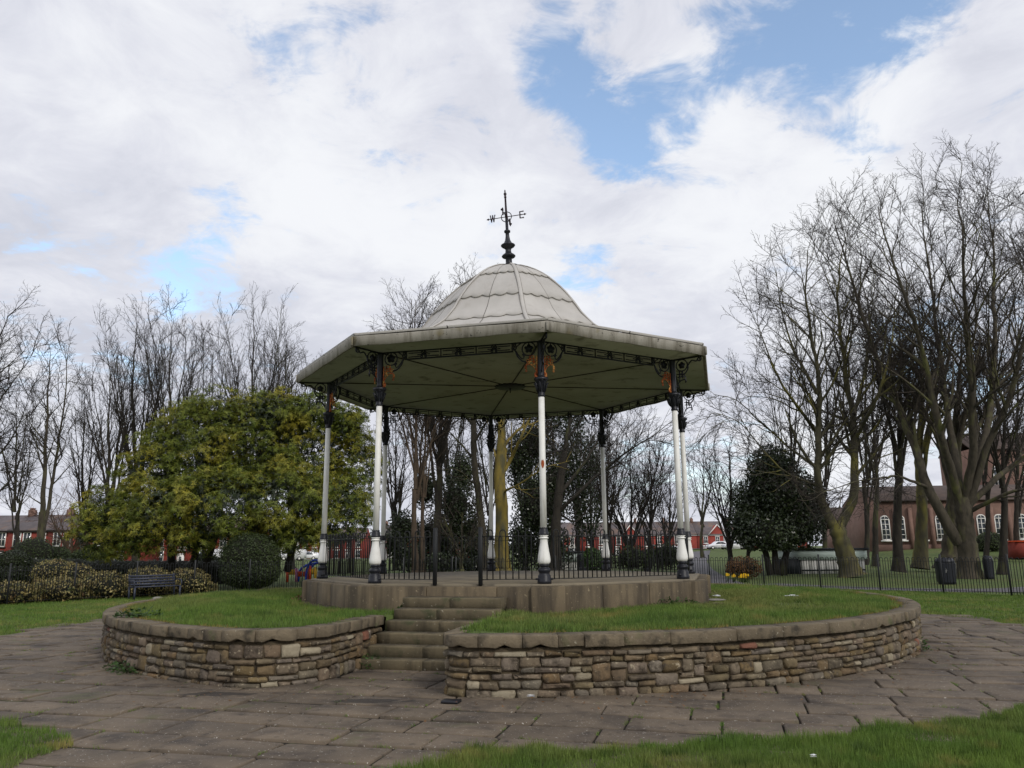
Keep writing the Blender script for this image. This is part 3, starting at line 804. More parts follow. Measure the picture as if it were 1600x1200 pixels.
# roof --------------------------------------------------------------
RR = 4.70
sof = MB().loft([octo(RR - .06, SOF), octo(RR - .06, SOF + .05)]).obj('soffit', MT['soffit'], BS)
for k in range(8):
    t = CANG[k]; c, s = math.cos(t), math.sin(t)
    MB().box((c * 2.42, s * 2.42, SOF - .006), (4.2, .022, .02), t).obj('batten', MT['batten'], sof)
m = MB().lathe([(.05, SOF - .06), (.31, SOF - .045), (.33, SOF - .03), (.32, SOF)], 32)
for k in range(16):
    t = k * PI / 8; m.lathe([(.05, -.016), (.055, 0), (.05, .012)], 8, (.30 * math.cos(t), .30 * math.sin(t), SOF - .012))
m.lathe([(.004, -.16), (.012, -.15), (.010, -.10), (.03, -.05), (.05, -.02)], 8, (0, 0, SOF))
m.obj('ceiling_rose', MT['fence'], BS)
q = random.Random(3)
for k in range(8):
    t, u = CANG[k], CANG[(k + 1) % 8]
    n = 22; rings = []
    for i in range(n):
        f = i / (n - 1); d0 = np.array([math.cos(t), math.sin(t)]); d1 = np.array([math.cos(u), math.sin(u)])
        dd = d0 * (1 - f) + d1 * f
        w = .006 * math.sin(f * 17 + k) + q.uniform(-.004, .004); w2 = .004 * math.sin(f * 11 + 2 * k)
        rings.append([[dd[0] * r_, dd[1] * r_, z] for r_, z in ((RR - .07, SOF + .004), (RR - .012, SOF - .022 + w), (RR, SOF - .016 + w), (RR + .010, SOF + .150 + w2), (RR - .0, SOF + .166 + w2), (RR - .12, SOF + .176 + w2))])
    fa = MB().loft(np.array(rings)[:, ::-1]); fo = fa.obj('fascia', MT['fascia'], BS)
    MB().cbox(((RR + .012) * math.cos(t), (RR + .012) * math.sin(t), SOF + .075), (.03, .05, .165), .006, t).obj('corner_strap', MT['fascia'], fo)
# domed roof in scalloped sheets
prof = np.array([(4.66, 5.525), (3.9, 5.66), (3.2, 5.87), (2.65, 6.08), (2.27, 6.32), (1.95, 6.66), (1.75, 6.96), (1.48, 7.30), (1.29, 7.49), (1.05, 7.71), (.8, 7.89), (.5, 8.05), (.3, 8.13), (.12, 8.17)])
dpr = np.concatenate([[0], np.cumsum(np.linalg.norm(np.diff(prof, axis=0), axis=1))])
def pr(s): return np.interp(s, dpr, prof[:, 0]), np.interp(s, dpr, prof[:, 1])
def s_of_r(r_): return np.interp(-r_, -prof[:, 0], dpr)
under = MB().loft([octo(r_ - .02, z - .025) for r_, z in prof]).obj('dome', MT['dome'], BS)
courses = [0, s_of_r(3.35), s_of_r(2.25), s_of_r(1.75), s_of_r(1.10), dpr[-1]]
for k in range(8):
    t, u = CANG[k], CANG[(k + 1) % 8]
    d0 = np.array([math.cos(t), math.sin(t)]); d1 = np.array([math.cos(u), math.sin(u)])
    nrm = (d0 + d1) / np.linalg.norm(d0 + d1)
    for ci in range(5):
        s0, s1 = courses[ci], courses[ci + 1]
        for hf in (0, 1):
            f0, f1 = (0.006, .497) if hf == 0 else (.503, .994)
            if ci >= 3 and False: pass
            nu, nv = 17, 7
            lift = .028
            V = []
            for j in range(nv):
                for i in range(nu):
                    f = f0 + (f1 - f0) * i / (nu - 1)
                    sc = .075 * abs(math.sin(f * PI * 5 + .3)) ** .8 - .03 if ci > 0 else 0
                    if ci == 0: sc = 0
                    s = (s0 - sc - .0) + (s1 + .05 - (s0 - sc)) * j / (nv - 1)
                    s = min(max(s, 0), dpr[-1])
                    r_, z = pr(s)
                    lf = lift * (1 - j / (nv - 1)) + .002
                    p = (d0 * (1 - f) + d1 * f) * r_ + nrm * lf * .6
                    V.append([p[0], p[1], z + lf])
            V = np.array(V)
            ed = V[:nu].copy(); ed[:, 2] -= lift * 1.3; ed[:, :2] -= nrm * lift * .8
            m = MB()
            Qd = [[j * nu + i, j * nu + i + 1, (j + 1) * nu + i + 1, (j + 1) * nu + i] for j in range(nv - 1) for i in range(nu - 1)]
            Qe = [[nu * nv + i, nu * nv + i + 1, i + 1, i] for i in range(nu - 1)]
            m.add(np.concatenate([V, ed]), [Qd, Qe]); m.obj('roof_sheet', MT['dome'], under)
            if ci > 0: MB().tube(V[:nu] + np.array([0, 0, -.012]), .006, 4).obj('seam_sealant', MT['sealant'], under)
            if hf == 0: MB().tube(V[nu - 1::nu] + np.array([0, 0, .002]), .004, 4).obj('seam_sealant', MT['sealant'], under)
    # hip roll
    rings = []
    for s in np.linspace(.02, dpr[-1] - .02, 26):
        r_, z = pr(s); e_ = np.array([-d0[1], d0[0]])
        w = .042
        rings.append([[*(d0 * r_ + e_ * sx * w + d0 * hh * .5), z + hh] for sx, hh in ((-1, -.01), (-1, .022), (-.5, .036), (.5, .036), (1, .022), (1, -.01))])
    MB().loft(rings).obj('hip_roll', MT['dome'], under)
    for i_ in (1, 4): MB().tube(np.array(rings)[2:, i_] + np.array([0, 0, -.004]), .007, 4).obj('seam_sealant', MT['sealant'], under)

# finial and weather vane (the mast leans a little)
FB = np.array([0, 0, 8.16])
fin = MB().lathe([(.25, 0), (.25, .015), (.12, .035), (.078, .05), (.074, .22), (.09, .23), (.15, .255), (.165, .28), (.15, .30), (.075, .36), (.066, .43), (.08, .47), (.15, .515), (.172, .545), (.165, .56), (.10, .60), (.062, .68), (.046, .78), (.044, .86), (.07, .875), (.076, .90), (.07, .92), (.036, .94), (.034, 1.20)], 18)
fin = fin.obj('finial', MT['iron'], BS, True)
MT['vane'] = surf('vane_paint', lin(48, 26, 32), lin(30, 22, 28), 9, .5, .1, 50)
mast = MB().lathe([(.032, 1.18), (.026, 1.5), (.022, 1.75), (.03, 1.76), (.03, 1.79), (.018, 1.80), (.036, 1.84), (.036, 1.87), (.012, 1.90), (.02, 1.93), (.003, 1.97)], 10)
mast = mast.obj('mast', MT['vane'], fin, True)
HZ = 1.27
m = MB()
aa = np.arange(20) * 2 * PI / 20
m.tube(np.stack([.125 * np.cos(aa), 0 * aa, HZ + .125 * np.sin(aa)], 1), .011, 5, True)
m.tube(np.stack([0 * aa, .125 * np.cos(aa), HZ + .125 * np.sin(aa)], 1), .011, 5, True)
m.obj('hub_ring', MT['iron'], fin)
def stroke(m, pts, ox, sg, r_=.013):
    m.tube([[ox + sg * 0 + a, 0, HZ + h] for a, h in pts], r_, 5)
for name_, ang in (('east_arm', 0), ('west_arm', PI), ('north_arm', PI / 2), ('south_arm', -PI / 2)):
    m = MB()
    m.tube([[.03, 0, HZ], [.43, 0, HZ]], .0105, 6)
    m.lathe([(.002, 0), (.03, .02), (.014, .05), (.002, .07)], 6)
    V = m.V[-1].copy(); m.V[-1] = np.stack([V[:, 2] + .42, V[:, 1], V[:, 0] + HZ], 1)
    m.obj(name_, MT['vane'], fin)
    o = bpy.data.objects[name_]
    L_ = MB()
    s = 1 if ang != PI else -1
    if name_ == 'east_arm':
        stroke(L_, [(.33, .085), (.33, -.085)], 0, 1, .016); stroke(L_, [(.33, .08), (.40, .08)], 0, 1); stroke(L_, [(.33, -.08), (.40, -.08)], 0, 1); stroke(L_, [(.33, 0), (.38, 0)], 0, 1)
        for h in (.08, -.08): L_.lathe([(.004, -.02), (.022, 0), (.004, .02)], 6, (.41, 0, HZ + h))
    if name_ == 'west_arm':
        stroke(L_, [(.39, .085), (.365, -.085)], 0, 1, .014); stroke(L_, [(.335, .085), (.365, -.085)], 0, 1, .012); stroke(L_, [(.335, .085), (.308, -.085)], 0, 1, .014); stroke(L_, [(.28, .085), (.308, -.085)], 0, 1, .012)
        for a_ in (.39, .335, .28): L_.lathe([(.004, -.016), (.02, 0), (.004, .016)], 6, (a_, 0, HZ + .085))
    if name_ == 'north_arm':
        stroke(L_, [(.30, -.08), (.30, .08)], 0, 1, .014); stroke(L_, [(.30, .08), (.38, -.08)], 0, 1); stroke(L_, [(.38, -.08), (.38, .08)], 0, 1, .014)
    if name_ == 'south_arm':
        S_ = catmull([(.30, -.06, 0), (.335, -.085, 0), (.37, -.045, 0), (.335, 0, 0), (.30, .045, 0), (.335, .085, 0), (.37, .06, 0)], 16)
        stroke(L_, [(a_, h) for a_, h in S_[:, :2]], 0, 1)
    L2 = L_.obj('compass_letter', MT['vane'], fin)
    for ob in (o, L2): ob.matrix_basis = Matrix.Rotation(ang, 4, 'Z')
    # letters read from the front: mirror W is symmetric, keep E facing the camera
fin.matrix_basis = Matrix.Translation(tuple(FB)) @ Matrix.Rotation(R(-2.6), 4, 'Y') @ Matrix.Rotation(R(-14), 4, 'Z')
for ch in list(fin.children): ch.matrix_parent_inverse = Matrix.Identity(4)

# railings ----------------------------------------------------------
def hoop_mesh(h, w, r_, name='hoop', low=.0):
    m = MB(); n = 8
    P = [[-w / 2, 0, low]] + [[-w / 2, 0, low + (h - w / 2 - low) * f] for f in (.5, 1)] + [[-w / 2 * math.cos(PI * i / n), 0, h - w / 2 + w / 2 * math.sin(PI * i / n)] for i in range(1, n)] + [[w / 2, 0, h - w / 2]] + [[w / 2, 0, low]]
    m.tube(P, r_, 5); me = m.mesh(name); me.materials.append(MT['fence']); return me
hoopB = hoop_mesh(.89, .098, .0105, low=.07)
def railing(P, Q, parent, root_name='railing'):
    P, Q = np.array(P), np.array(Q); L_ = np.linalg.norm(Q - P); a = math.atan2(Q[1] - P[1], Q[0] - P[0]); d = (Q - P) / L_
    m = MB()
    m.box((*((P + Q) / 2), FL + .075), (L_, .035, .012), a)
    ro = m.obj(root_name, MT['fence'], parent)
    MB().box((*((P + Q) / 2), FL + .785), (L_, .035, .010), a).obj('top_rail', MT['fence'], ro)
    n = max(2, int(round((L_ - .10) / .198))); st = (L_ - .10) / n
    for i in range(n):
        c = P + d * (.05 + st * (i + .5))
        inst('hoop', hoopB, ro, TRZ(c[0], c[1], FL, a))
    return ro
cp = [np.array([4 * math.cos(t), 4 * math.sin(t)]) for t in CANG]
def trim_(A, B, g=.10): 
    d = (B - A) / np.linalg.norm(B - A); return A + d * g, B - d * g
gpl, gpr = ax(3.93, .32), ax(3.93, -.49)
for k in range(8):
    A, B = cp[k], cp[(k + 1) % 8]
    if k == 7:                                     # the entrance side: corner 7 (left) to corner 0
        a_, _ = trim_(A, gpl); railing(a_, gpl, BS); _, b_ = trim_(gpr, B); railing(gpr, b_, BS)
    else:
        a_, b_ = trim_(A, B); railing(a_, b_, BS)
for g in (gpl, gpr):
    MB().cbox((g[0], g[1], FL + .46), (.062, .062, .96), .006, math.atan2(AX[1], AX[0])).obj('gate_post', MT['fence'], BS)
for k in range(8):                                  # fixing lugs of the railings on the column bases
    t = CANG[k]
    MB().box((4 * math.cos(t), 4 * math.sin(t), FL + .078), (.03, .30, .03), t).obj('railing_lug', MT['iron'], BS)

# ------------------------------------------------------------------ bow-top park fence round the lawn
hoopF = hoop_mesh(1.27, .112, .012, low=.06)
postF = MB().cbox((0, 0, .67), (.055, .055, 1.42), .006).mesh('fence_post'); postF.materials.append(MT['fence'])
def fence(a0, a1, label):
    root = tag(empty('park_fence', (RFEN * math.cos(a0), RFEN * math.sin(a0), 0)), label, 'fence', 'bow-top park fence', 'thing')
    npan = int(round(abs(a1 - a0) * RFEN / 2.25))
    for k in range(npan + 1):
        t = a0 + (a1 - a0) * k / npan
        inst('post', postF, root, TRZ(RFEN * math.cos(t), RFEN * math.sin(t), 0, t))
        if k == npan: break
        u = a0 + (a1 - a0) * (k + 1) / npan
        P, Q_ = np.array([RFEN * math.cos(t), RFEN * math.sin(t)]), np.array([RFEN * math.cos(u), RFEN * math.sin(u)])
        L_ = np.linalg.norm(Q_ - P); d = (Q_ - P) / L_; an = math.atan2(d[1], d[0]); c = (P + Q_) / 2
        for z in (.12, 1.13):
            MB().box((c[0], c[1], z), (L_, .036, .012), an).obj('rail', MT['fence'], root)
        n = 11; st = (L_ - .08) / n
        for i in range(n):
            p = P + d * (.04 + st * (i + .5))
            inst('hoop', hoopF, root, TRZ(p[0], p[1], 0, an))
fence(R(163), R(98), 'black bow-top park fence left of the bandstand, in front of yellow shrubs')
fence(R(97.5), R(17), 'black bow-top park fence right of the bandstand, along the asphalt path')

# ------------------------------------------------------------------ bare trees
def tubes(P, Rd, n):
    nb, m = P.shape[:2]
    T = np.gradient(P, axis=1); T /= np.linalg.norm(T, axis=2, keepdims=True) + 1e-9
    mean = T.mean(1); ref = np.where(np.abs(mean[:, 2:3]) > .75, np.array([[1., .2, 0]]), np.array([[0, .1, 1.]]))
    U = np.cross(T, ref[:, None]); U /= np.linalg.norm(U, axis=2, keepdims=True) + 1e-9
    B = np.cross(T, U)
    a = np.arange(n) * 2 * PI / n
    V = P[:, :, None] + Rd[:, :, None, None] * (np.cos(a)[None, None, :, None] * U[:, :, None] + np.sin(a)[None, None, :, None] * B[:, :, None])
    base = (np.arange(nb) * m * n)[:, None, None]; i = (np.arange(m - 1) * n)[None, :, None]; j = np.arange(n)[None, None]
    q_ = np.stack(np.broadcast_arrays(base + i + j, base + i + (j + 1) % n, base + i + n + (j + 1) % n, base + i + n + j), -1).reshape(-1, 4)
    return V.reshape(-1, 3), q_
def nrmz(v): return v / (np.linalg.norm(v, axis=-1, keepdims=True) + 1e-9)
def spawn(P, Rd, L, g, dens, t0, ang, ratio, m, wob, up, rr, rmin, lmin, lmax, nmax=99, droop=0.):
    nb, pm = P.shape[:2]
    cnt = np.clip((dens * L * (1 - t0) + g.random(nb)).astype(int), 1, nmax)
    idx = np.repeat(np.arange(nb), cnt); N = len(idx)
    k = np.concatenate([np.arange(c) for c in cnt]); cc = cnt[idx]
    t = t0 + (.99 - t0) * (k + g.random(N)) / cc
    f = t * (pm - 1); i0 = np.clip(f.astype(int), 0, pm - 2); w = (f - i0)[:, None]
    pos = P[idx, i0] * (1 - w) + P[idx, i0 + 1] * w
    tan = nrmz(P[idx, i0 + 1] - P[idx, i0])
    rp = Rd[idx, i0] * (1 - w[:, 0]) + Rd[idx, i0 + 1] * w[:, 0]
    rv = nrmz(g.normal(size=(N, 3))); per = nrmz(rv - (rv * tan).sum(1, keepdims=True) * tan)
    a = np.radians(g.uniform(ang[0], ang[1], N))[:, None]
    d = tan * np.cos(a) + per * np.sin(a); d[:, 2] += up * .8; d = nrmz(d)
    ln = np.clip(L[idx] * g.uniform(ratio[0], ratio[1], N) * (1.15 - .75 * t), lmin, lmax)
    Q_ = np.empty((N, m, 3)); Q_[:, 0] = pos; st = (ln / (m - 1))[:, None]
    for s in range(1, m):
        Q_[:, s] = Q_[:, s - 1] + d * st
        d = d + g.normal(size=(N, 3)) * wob; d[:, 2] += up * .35 - droop * s / m; d = nrmz(d)
    r0 = np.maximum(np.minimum(rp * rr, ln * .035), rmin)
    Rn = r0[:, None] * (1 - np.linspace(0, 1, m)[None] * .8); Rn = np.maximum(Rn, rmin * .55)
    return Q_, Rn, ln
def resample(stem, n, g, wob):
    P = catmull(np.array(stem), n); L = np.linalg.norm(np.diff(P, axis=0), axis=1).sum()
    w = np.cumsum(g.normal(size=(n, 3)) * wob * L / n, axis=0); w -= np.linspace(0, 1, n)[:, None] * w[-1]
    return P + w
def make_spray(seed, up):
    g = np.random.default_rng(seed); n = 8; L0 = 2.4
    P = np.cumsum(np.concatenate([[[0, 0, 0]], np.array([1, 0, .0]) * L0 / n + g.normal(size=(n, 3)) * .035 + np.linspace(0, 1, n)[:, None] * np.array([0, 0, up])]), 0)[None]
    Rd = np.linspace(.026, .010, n + 1)[None]; L = np.array([L0]); m = MB(); V, q_ = tubes(P, Rd, 4); m.add(V, [q_])
    for kw in (dict(dens=4.2, t0=.08, ang=(24, 58), ratio=(.35, .6), m=5, wob=.16, up=.05, rr=.7, rmin=.011, lmin=.35, lmax=1.3), dict(dens=4.6, t0=.1, ang=(24, 60), ratio=(.35, .65), m=4, wob=.18, up=.03, rr=.7, rmin=.009, lmin=.2, lmax=.6), dict(dens=5.0, t0=.15, ang=(25, 60), ratio=(.4, .7), m=3, wob=.2, up=.03, rr=.8, rmin=.0075, lmin=.14, lmax=.35)):
        P, Rd, L = spawn(P, Rd, L, g, **kw); V, q_ = tubes(P, Rd, 3); m.add(V, [q_])
    return m
SPR = {}
def sprays_of(tw):
    if tw not in SPR:
        SPR[tw] = []
        for k in range(4):
            me = make_spray(900 + k, .03 + .01 * k).mesh('branch'); me.materials.append(MT[tw]); SPR[tw].append(me)
    return SPR[tw]
def add_sprays(root, P, L, g, n, tw, size=(.7, 1.25), up=.15):
    nb, pm = P.shape[:2]; mes = sprays_of(tw)
    for k in g.choice(nb, n, p=L / L.sum()):
        f = g.uniform(.3, 1) * (pm - 1.01); i0 = int(f); p = P[k, i0] * (1 - f + i0) + P[k, i0 + 1] * (f - i0)
        t = nrmz(P[k, i0 + 1] - P[k, i0]); rv = nrmz(g.normal(size=3)); per = nrmz(rv - (rv @ t) * t); a = math.radians(g.uniform(15, 55))
        d = t * math.cos(a) + per * math.sin(a); d[2] += up; d = nrmz(d)
        M3 = Vector(d).to_track_quat('X', 'Z').to_matrix().to_4x4() @ Matrix.Rotation(g.uniform(-.9, .9), 4, 'X') @ Matrix.Scale(g.uniform(*size), 4)
        inst('branch', mes[g.integers(4)], root, Matrix.Translation(tuple(p)) @ M3)
def bare_tree(name, label, base, trunk, stems, seed, lev, bark='bark', twig='twig', group='bare trees', tw=None, sides=(9, 5, 3, 3), cat='tree', nspray=24, size=(.7, 1.25), sup=.15):
    """trunk: (pts, r0, r1); stems: [(pts, r0, r1)]; lev: list of spawn kwargs"""
    g = np.random.default_rng(seed)
    root = tag(empty(name, tuple(base)), label, cat, group)
    big = MB(); NS = 22
    allP, allR = [], []
    for i, (pts, r0, r1) in enumerate([trunk] + stems):
        P = resample(pts, NS, g, .06 if i else .03)
        Rd = r0 + (r1 - r0) * np.linspace(0, 1, NS) ** .85
        if i == 0: Rd = Rd * (1 + .55 * np.exp(-np.linspace(0, 1, NS) * 9)); Rd *= 1 + .05 * g.normal(size=NS)
        else: allP.append(P); allR.append(Rd)
        V, q_ = tubes(P[None], Rd[None], 12 if i == 0 else sides[0]); big.add(V, [q_])
    if not stems or (tw and tw.get('trunk')): 
        P = resample(trunk[0], NS, g, .02); allP.append(P); allR.append(trunk[1] + (trunk[2] - trunk[1]) * np.linspace(0, 1, NS))
    P, Rd = np.array(allP), np.array(allR); L = np.linalg.norm(np.diff(P, axis=1), axis=2).sum(1)
    crown = MB()
    for li, kw in enumerate(lev):
        P, Rd, L = spawn(P, Rd, L, g, **kw)
        V, q_ = tubes(P, Rd, sides[min(li + 1, len(sides) - 1)])
        (big if li == 0 else crown).add(V, [q_])
        if li == 0 and nspray: add_sprays(root, P, L, g, nspray, twig, size, sup)
    big.obj('trunk', MT[bark], root, True)
    if crown.n: crown.obj('crown', MT[twig], root)
    return root
def LV(dens=(1.3, 2.4, 4.0), ratio=((.35, .6), (.35, .55), (.35, .6)), ang=((22, 50), (25, 55), (25, 60)), t0=.22, up=(.12, .10, .06), rm=(.018, .012, .010), lmax=(6, 2.2, .9), lmin=(.8, .4, .22), wob=.16, droop=0.):
    ms = (7, 5, 3)
    return [dict(dens=dens[i], t0=(t0, .15, .1)[i], ang=ang[i], ratio=ratio[i], m=ms[i], wob=wob, up=up[i], rr=.55, rmin=rm[i], lmin=lmin[i], lmax=lmax[i], droop=droop) for i in range(3)]
KV = [1.0]
def ST(Y, *pts):
    """a limb through points seen at (u, v) around depth Y (+ own depth offset)"""
    return [at(p[0], p[1] if p[1] > 700 else 700 - (700 - p[1]) * KV[0], Y + (p[2] if len(p) > 2 else 0)) for p in pts]
def on_ground(p): return (p[0], p[1], 0)

# big beech-like tree at the right
KV[0] = .88
Y = 24.0
tr = (ST(Y, (1516, 905), (1513, 860), (1509, 820), (1503, 778)), .50, .40)
stems = [(ST(Y, (1500, 852), (1478, 815), (1448, 762), (1428, 690, 1), (1400, 615, 2), (1372, 540, 2), (1345, 450, 3), (1322, 370, 3), (1302, 290, 3)), .30, .02),
         (ST(Y, (1502, 790), (1484, 725, -1), (1462, 640, -2), (1446, 560, -2), (1420, 450, -3), (1390, 350, -3), (1372, 270, -3)), .24, .02),
         (ST(Y, (1503, 785), (1498, 700, 1), (1488, 600, 2), (1470, 480, 3), (1452, 370, 4), (1440, 275, 4)), .25, .02),
         (ST(Y, (1505, 785), (1517, 700, -1), (1516, 590, -2), (1508, 470, -3), (1500, 350, -4), (1495, 255, -4)), .25, .02),
         (ST(Y, (1507, 785), (1530, 690, 1), (1545, 590, 2), (1552, 470, 2), (1550, 350, 3), (1542, 240, 3)), .25, .02),
         (ST(Y, (1510, 790), (1548, 705, -1), (1582, 610, -2), (1606, 500, -3), (1618, 390, -3), (1615, 290, -3)), .22, .02),
         (ST(Y, (1512, 792), (1560, 745), (1625, 700, 1), (1690, 640, 1), (1740, 560, 1)), .18, .02),
         (ST(Y, (1512, 800), (1575, 768, -2), (1640, 752, -3), (1710, 750, -4)), .13, .015),
         (ST(Y, (1446, 760), (1400, 742, -2), (1360, 748, -4), (1310, 762, -5), (1265, 772, -5)), .09, .01),
         (ST(Y, (1500, 780), (1470, 700, 3), (1432, 610, 5), (1390, 520, 6), (1330, 430, 7)), .17, .02),
         (ST(Y, (1505, 780), (1540, 640, 4), (1580, 520, 6), (1600, 420, 7), (1580, 320, 8)), .17, .02)]
bare_tree('beech_tree', 'huge bare spreading tree with pale grey trunk forking low, behind the litter bin', on_ground(at(1516, 905, Y)), tr, stems, 11,
          LV((1.7, 2.4, 3.2), t0=.25, lmax=(4.6, 2.0, .9), rm=(.020, .014, .011)), 'bark', 'twig', 'bare trees beyond the fence', nspray=330, size=(.5, .9))
# twin-stemmed mossy tree
Y = 27.0
tr = (ST(Y, (1330, 900), (1322, 870), (1312, 840), (1306, 818)), .56, .42)
stems = [(ST(Y, (1305, 825), (1288, 790), (1277, 745, -1), (1275, 680, -1), (1276, 600, -1), (1268, 510, -1), (1258, 430, -2), (1262, 350, -2)), .27, .02),
         (ST(Y, (1312, 830), (1330, 795), (1340, 745), (1338, 670, 1), (1325, 590, 1), (1315, 490, 1), (1312, 400, 1), (1320, 330, 1)), .29, .02),
         (ST(Y, (1277, 730), (1235, 700, 2), (1190, 655, 2), (1150, 615, 2), (1115, 605, 2)), .10, .012),
         (ST(Y, (1275, 670), (1240, 620, -2), (1210, 560, -3), (1190, 500, -3), (1180, 455, -3)), .12, .012),
         (ST(Y, (1276, 760), (1225, 735, -3), (1165, 665, -4), (1130, 640, -4), (1105, 640, -4)), .08, .012),
         (ST(Y, (1276, 600), (1240, 520, 3), (1222, 440, 3), (1212, 380, 3)), .12, .012),
         (ST(Y, (1338, 680), (1370, 610, -2), (1392, 520, -2), (1400, 430, -2)), .13, .012),
         (ST(Y, (1335, 640), (1350, 560, 3), (1360, 470, 4), (1368, 380, 4)), .13, .012),
         (ST(Y, (1338, 745), (1380, 690, 2), (1410, 640, 3), (1440, 600, 3)), .1, .012)]
bare_tree('twin_tree', 'bare tree with thick mossy trunk splitting into two, beside the pale green cabin', on_ground(at(1330, 900, Y)), tr, stems, 13,
          LV((2.0, 2.5, 3.2), t0=.2, lmax=(4.2, 1.9, .9), rm=(.020, .014, .011), up=(.05, .03, 0)), 'bark_moss', 'twig_dark', 'bare trees beyond the fence', nspray=120, size=(.6, 1.05), sup=.05)
def upright(name, label, Y, u, vb, vt, r0, spread, seed, n=4, lean=0, fork=.35, bark='bark_dark', twig='twig_dark', group='bare trees beyond the fence', dens=(1.6, 2.2, 3.2), lmax=(3.2, 1.5, .8), dz=2.0, up=(.14, .1, .06), t0=.2, rm=(.018, .013, .0105), ang=((22, 50), (25, 55), (25, 60)), nspray=14, size=(.6, 1.1)):
    """straight trunk forking into ascending limbs"""
    g = random.Random(seed)
    b = at(u, vb, Y); 
    def q_(f): return (u + lean * f + g.uniform(-3, 3), vb + (vt - vb) * f)
    tr = (ST(Y, (u, vb), q_(fork * .5), q_(fork)), r0 * 1.15, r0 * .8)
    stems = [(ST(Y, q_(fork), q_((fork + 1) / 2), (u + lean, vt)), r0 * .72, .015)]
    for i in range(n):
        f0 = fork * g.uniform(.75, 1.25); s_ = spread * (-1) ** i * g.uniform(.45, 1.0); e_ = g.uniform(.80, .99); d_ = g.uniform(-dz, dz)
        p0 = q_(f0)
        stems.append((ST(Y, p0, (p0[0] + s_ * .45, vb + (vt - vb) * (f0 + (e_ - f0) * .4), d_ * .5), (p0[0] + s_ * .8, vb + (vt - vb) * (f0 + (e_ - f0) * .72), d_), (p0[0] + s_, vb + (vt - vb) * e_, d_)), r0 * .45, .013))
    return bare_tree(name, label, on_ground(b), tr, stems, seed, LV(dens, t0=t0, lmax=lmax, up=up, rm=rm, ang=ang), bark, twig, group, nspray=nspray, size=size, sup=up[0])
upright('slender_tree', 'dark slender bare tree just right of the twin-stemmed mossy tree', 31, 1404, 893, 430, .26, 55, 21, 5)
upright('slender_tree', 'straight greenish bare trunk between the two biggest trees on the right', 36, 1438, 888, 420, .36, 60, 22, 5, bark='bark_moss')
upright('slender_tree', 'thick dark leaning bare trunk close behind the huge spreading tree', 33, 1482, 890, 480, .5, 60, 23, 4, lean=22, bark='bark')
upright('slender_tree', 'thin bare tree with dark trunk and fanned twigs at the far right edge', 29, 1567, 898, 560, .21, 60, 24, 6, fork=.4, dens=(1.6, 2.2, 3))
upright('slender_tree', 'thin dark bare tree seen between cabin and tall straight trunks', 44, 1368, 885, 520, .2, 45, 25, 4)
upright('small_tree', 'small bushy bare tree left of the dark holly, by the far path', 33, 1140, 895, 690, .17, 52, 26, 8, fork=.22, bark='bark_dark', dens=(2.2, 2.8, 3.6), lmax=(2.0, 1.2, .7))
upright('small_tree', 'small bare tree with crooked branches below the dark holly', 36, 1168, 895, 770, .14, 40, 27, 6, fork=.3, dens=(2, 2.6, 3), lmax=(1.6, 1, .6))
# behind the bandstand
KV[0] = .84
upright('grove_tree', 'straight brown bare trunk seen between the left pair of columns', 30, 650, 895, 425, .17, 60, 31, 7, bark='bark_brown', twig='twig_dark', group='bare trees behind the bandstand', fork=.28, dens=(1.5, 2.2, 3), lmax=(3.6, 1.6, .8))
upright('grove_tree', 'thin brown sapling close beside the straight brown trunk', 31, 662, 895, 560, .13, 20, 32, 3, bark='bark_brown', group='bare trees behind the bandstand')
upright('grove_tree', 'dark leaning bare trunk right of the straight brown trunk', 33, 679, 895, 415, .26, 60, 33, 7, lean=22, group='bare trees behind the bandstand', fork=.3, dens=(1.5, 2.2, 3), lmax=(3.8, 1.7, .8))
Y = 30
bare_tree('grove_tree', 'smooth grey bare trunk curving left, beside the golden mossy trunk', on_ground(at(760, 893, Y)), (ST(Y, (762, 895), (755, 840), (748, 780), (742, 720), (740, 650)), .25, .17),
          [(ST(Y, (740, 655), (728, 580), (722, 500), (735, 415)), .16, .015), (ST(Y, (742, 720), (720, 690, 1), (690, 650, 2), (660, 620, 2)), .08, .012), (ST(Y, (741, 690), (765, 640, -1), (780, 590, -2)), .09, .012), (ST(Y, (741, 660), (705, 600, -1), (680, 520, -1), (660, 460, -2)), .10, .012), (ST(Y, (745, 760), (715, 735, -2), (690, 735, -2)), .05, .01)],
          34, LV((1.6, 2.3, 3)), 'bark', 'twig_dark', 'bare trees behind the bandstand', nspray=30)
Y = 27
bare_tree('grove_tree', 'thick bare trunk covered in golden yellow moss behind the bandstand', on_ground(at(783, 896, Y)), (ST(Y, (784, 898), (783, 850), (784, 800), (780, 750), (785, 700)), .42, .30),
          [(ST(Y, (784, 705), (786, 650), (780, 580), (775, 500), (768, 415)), .27, .015), (ST(Y, (782, 745), (800, 715), (815, 680, -1), (830, 640, -1), (850, 580, -1)), .14, .013), (ST(Y, (785, 700), (812, 660, 1), (838, 650, 2), (880, 625, 2)), .1, .012), (ST(Y, (786, 770), (815, 755, -2), (850, 732, -3), (890, 720, -3)), .08, .012), (ST(Y, (780, 740), (770, 690, 2), (760, 640, 2)), .09, .012)],
          35, LV((1.7, 2.3, 3)), 'bark_gold', 'twig_dark', 'bare trees behind the bandstand', nspray=36)
Y = 31
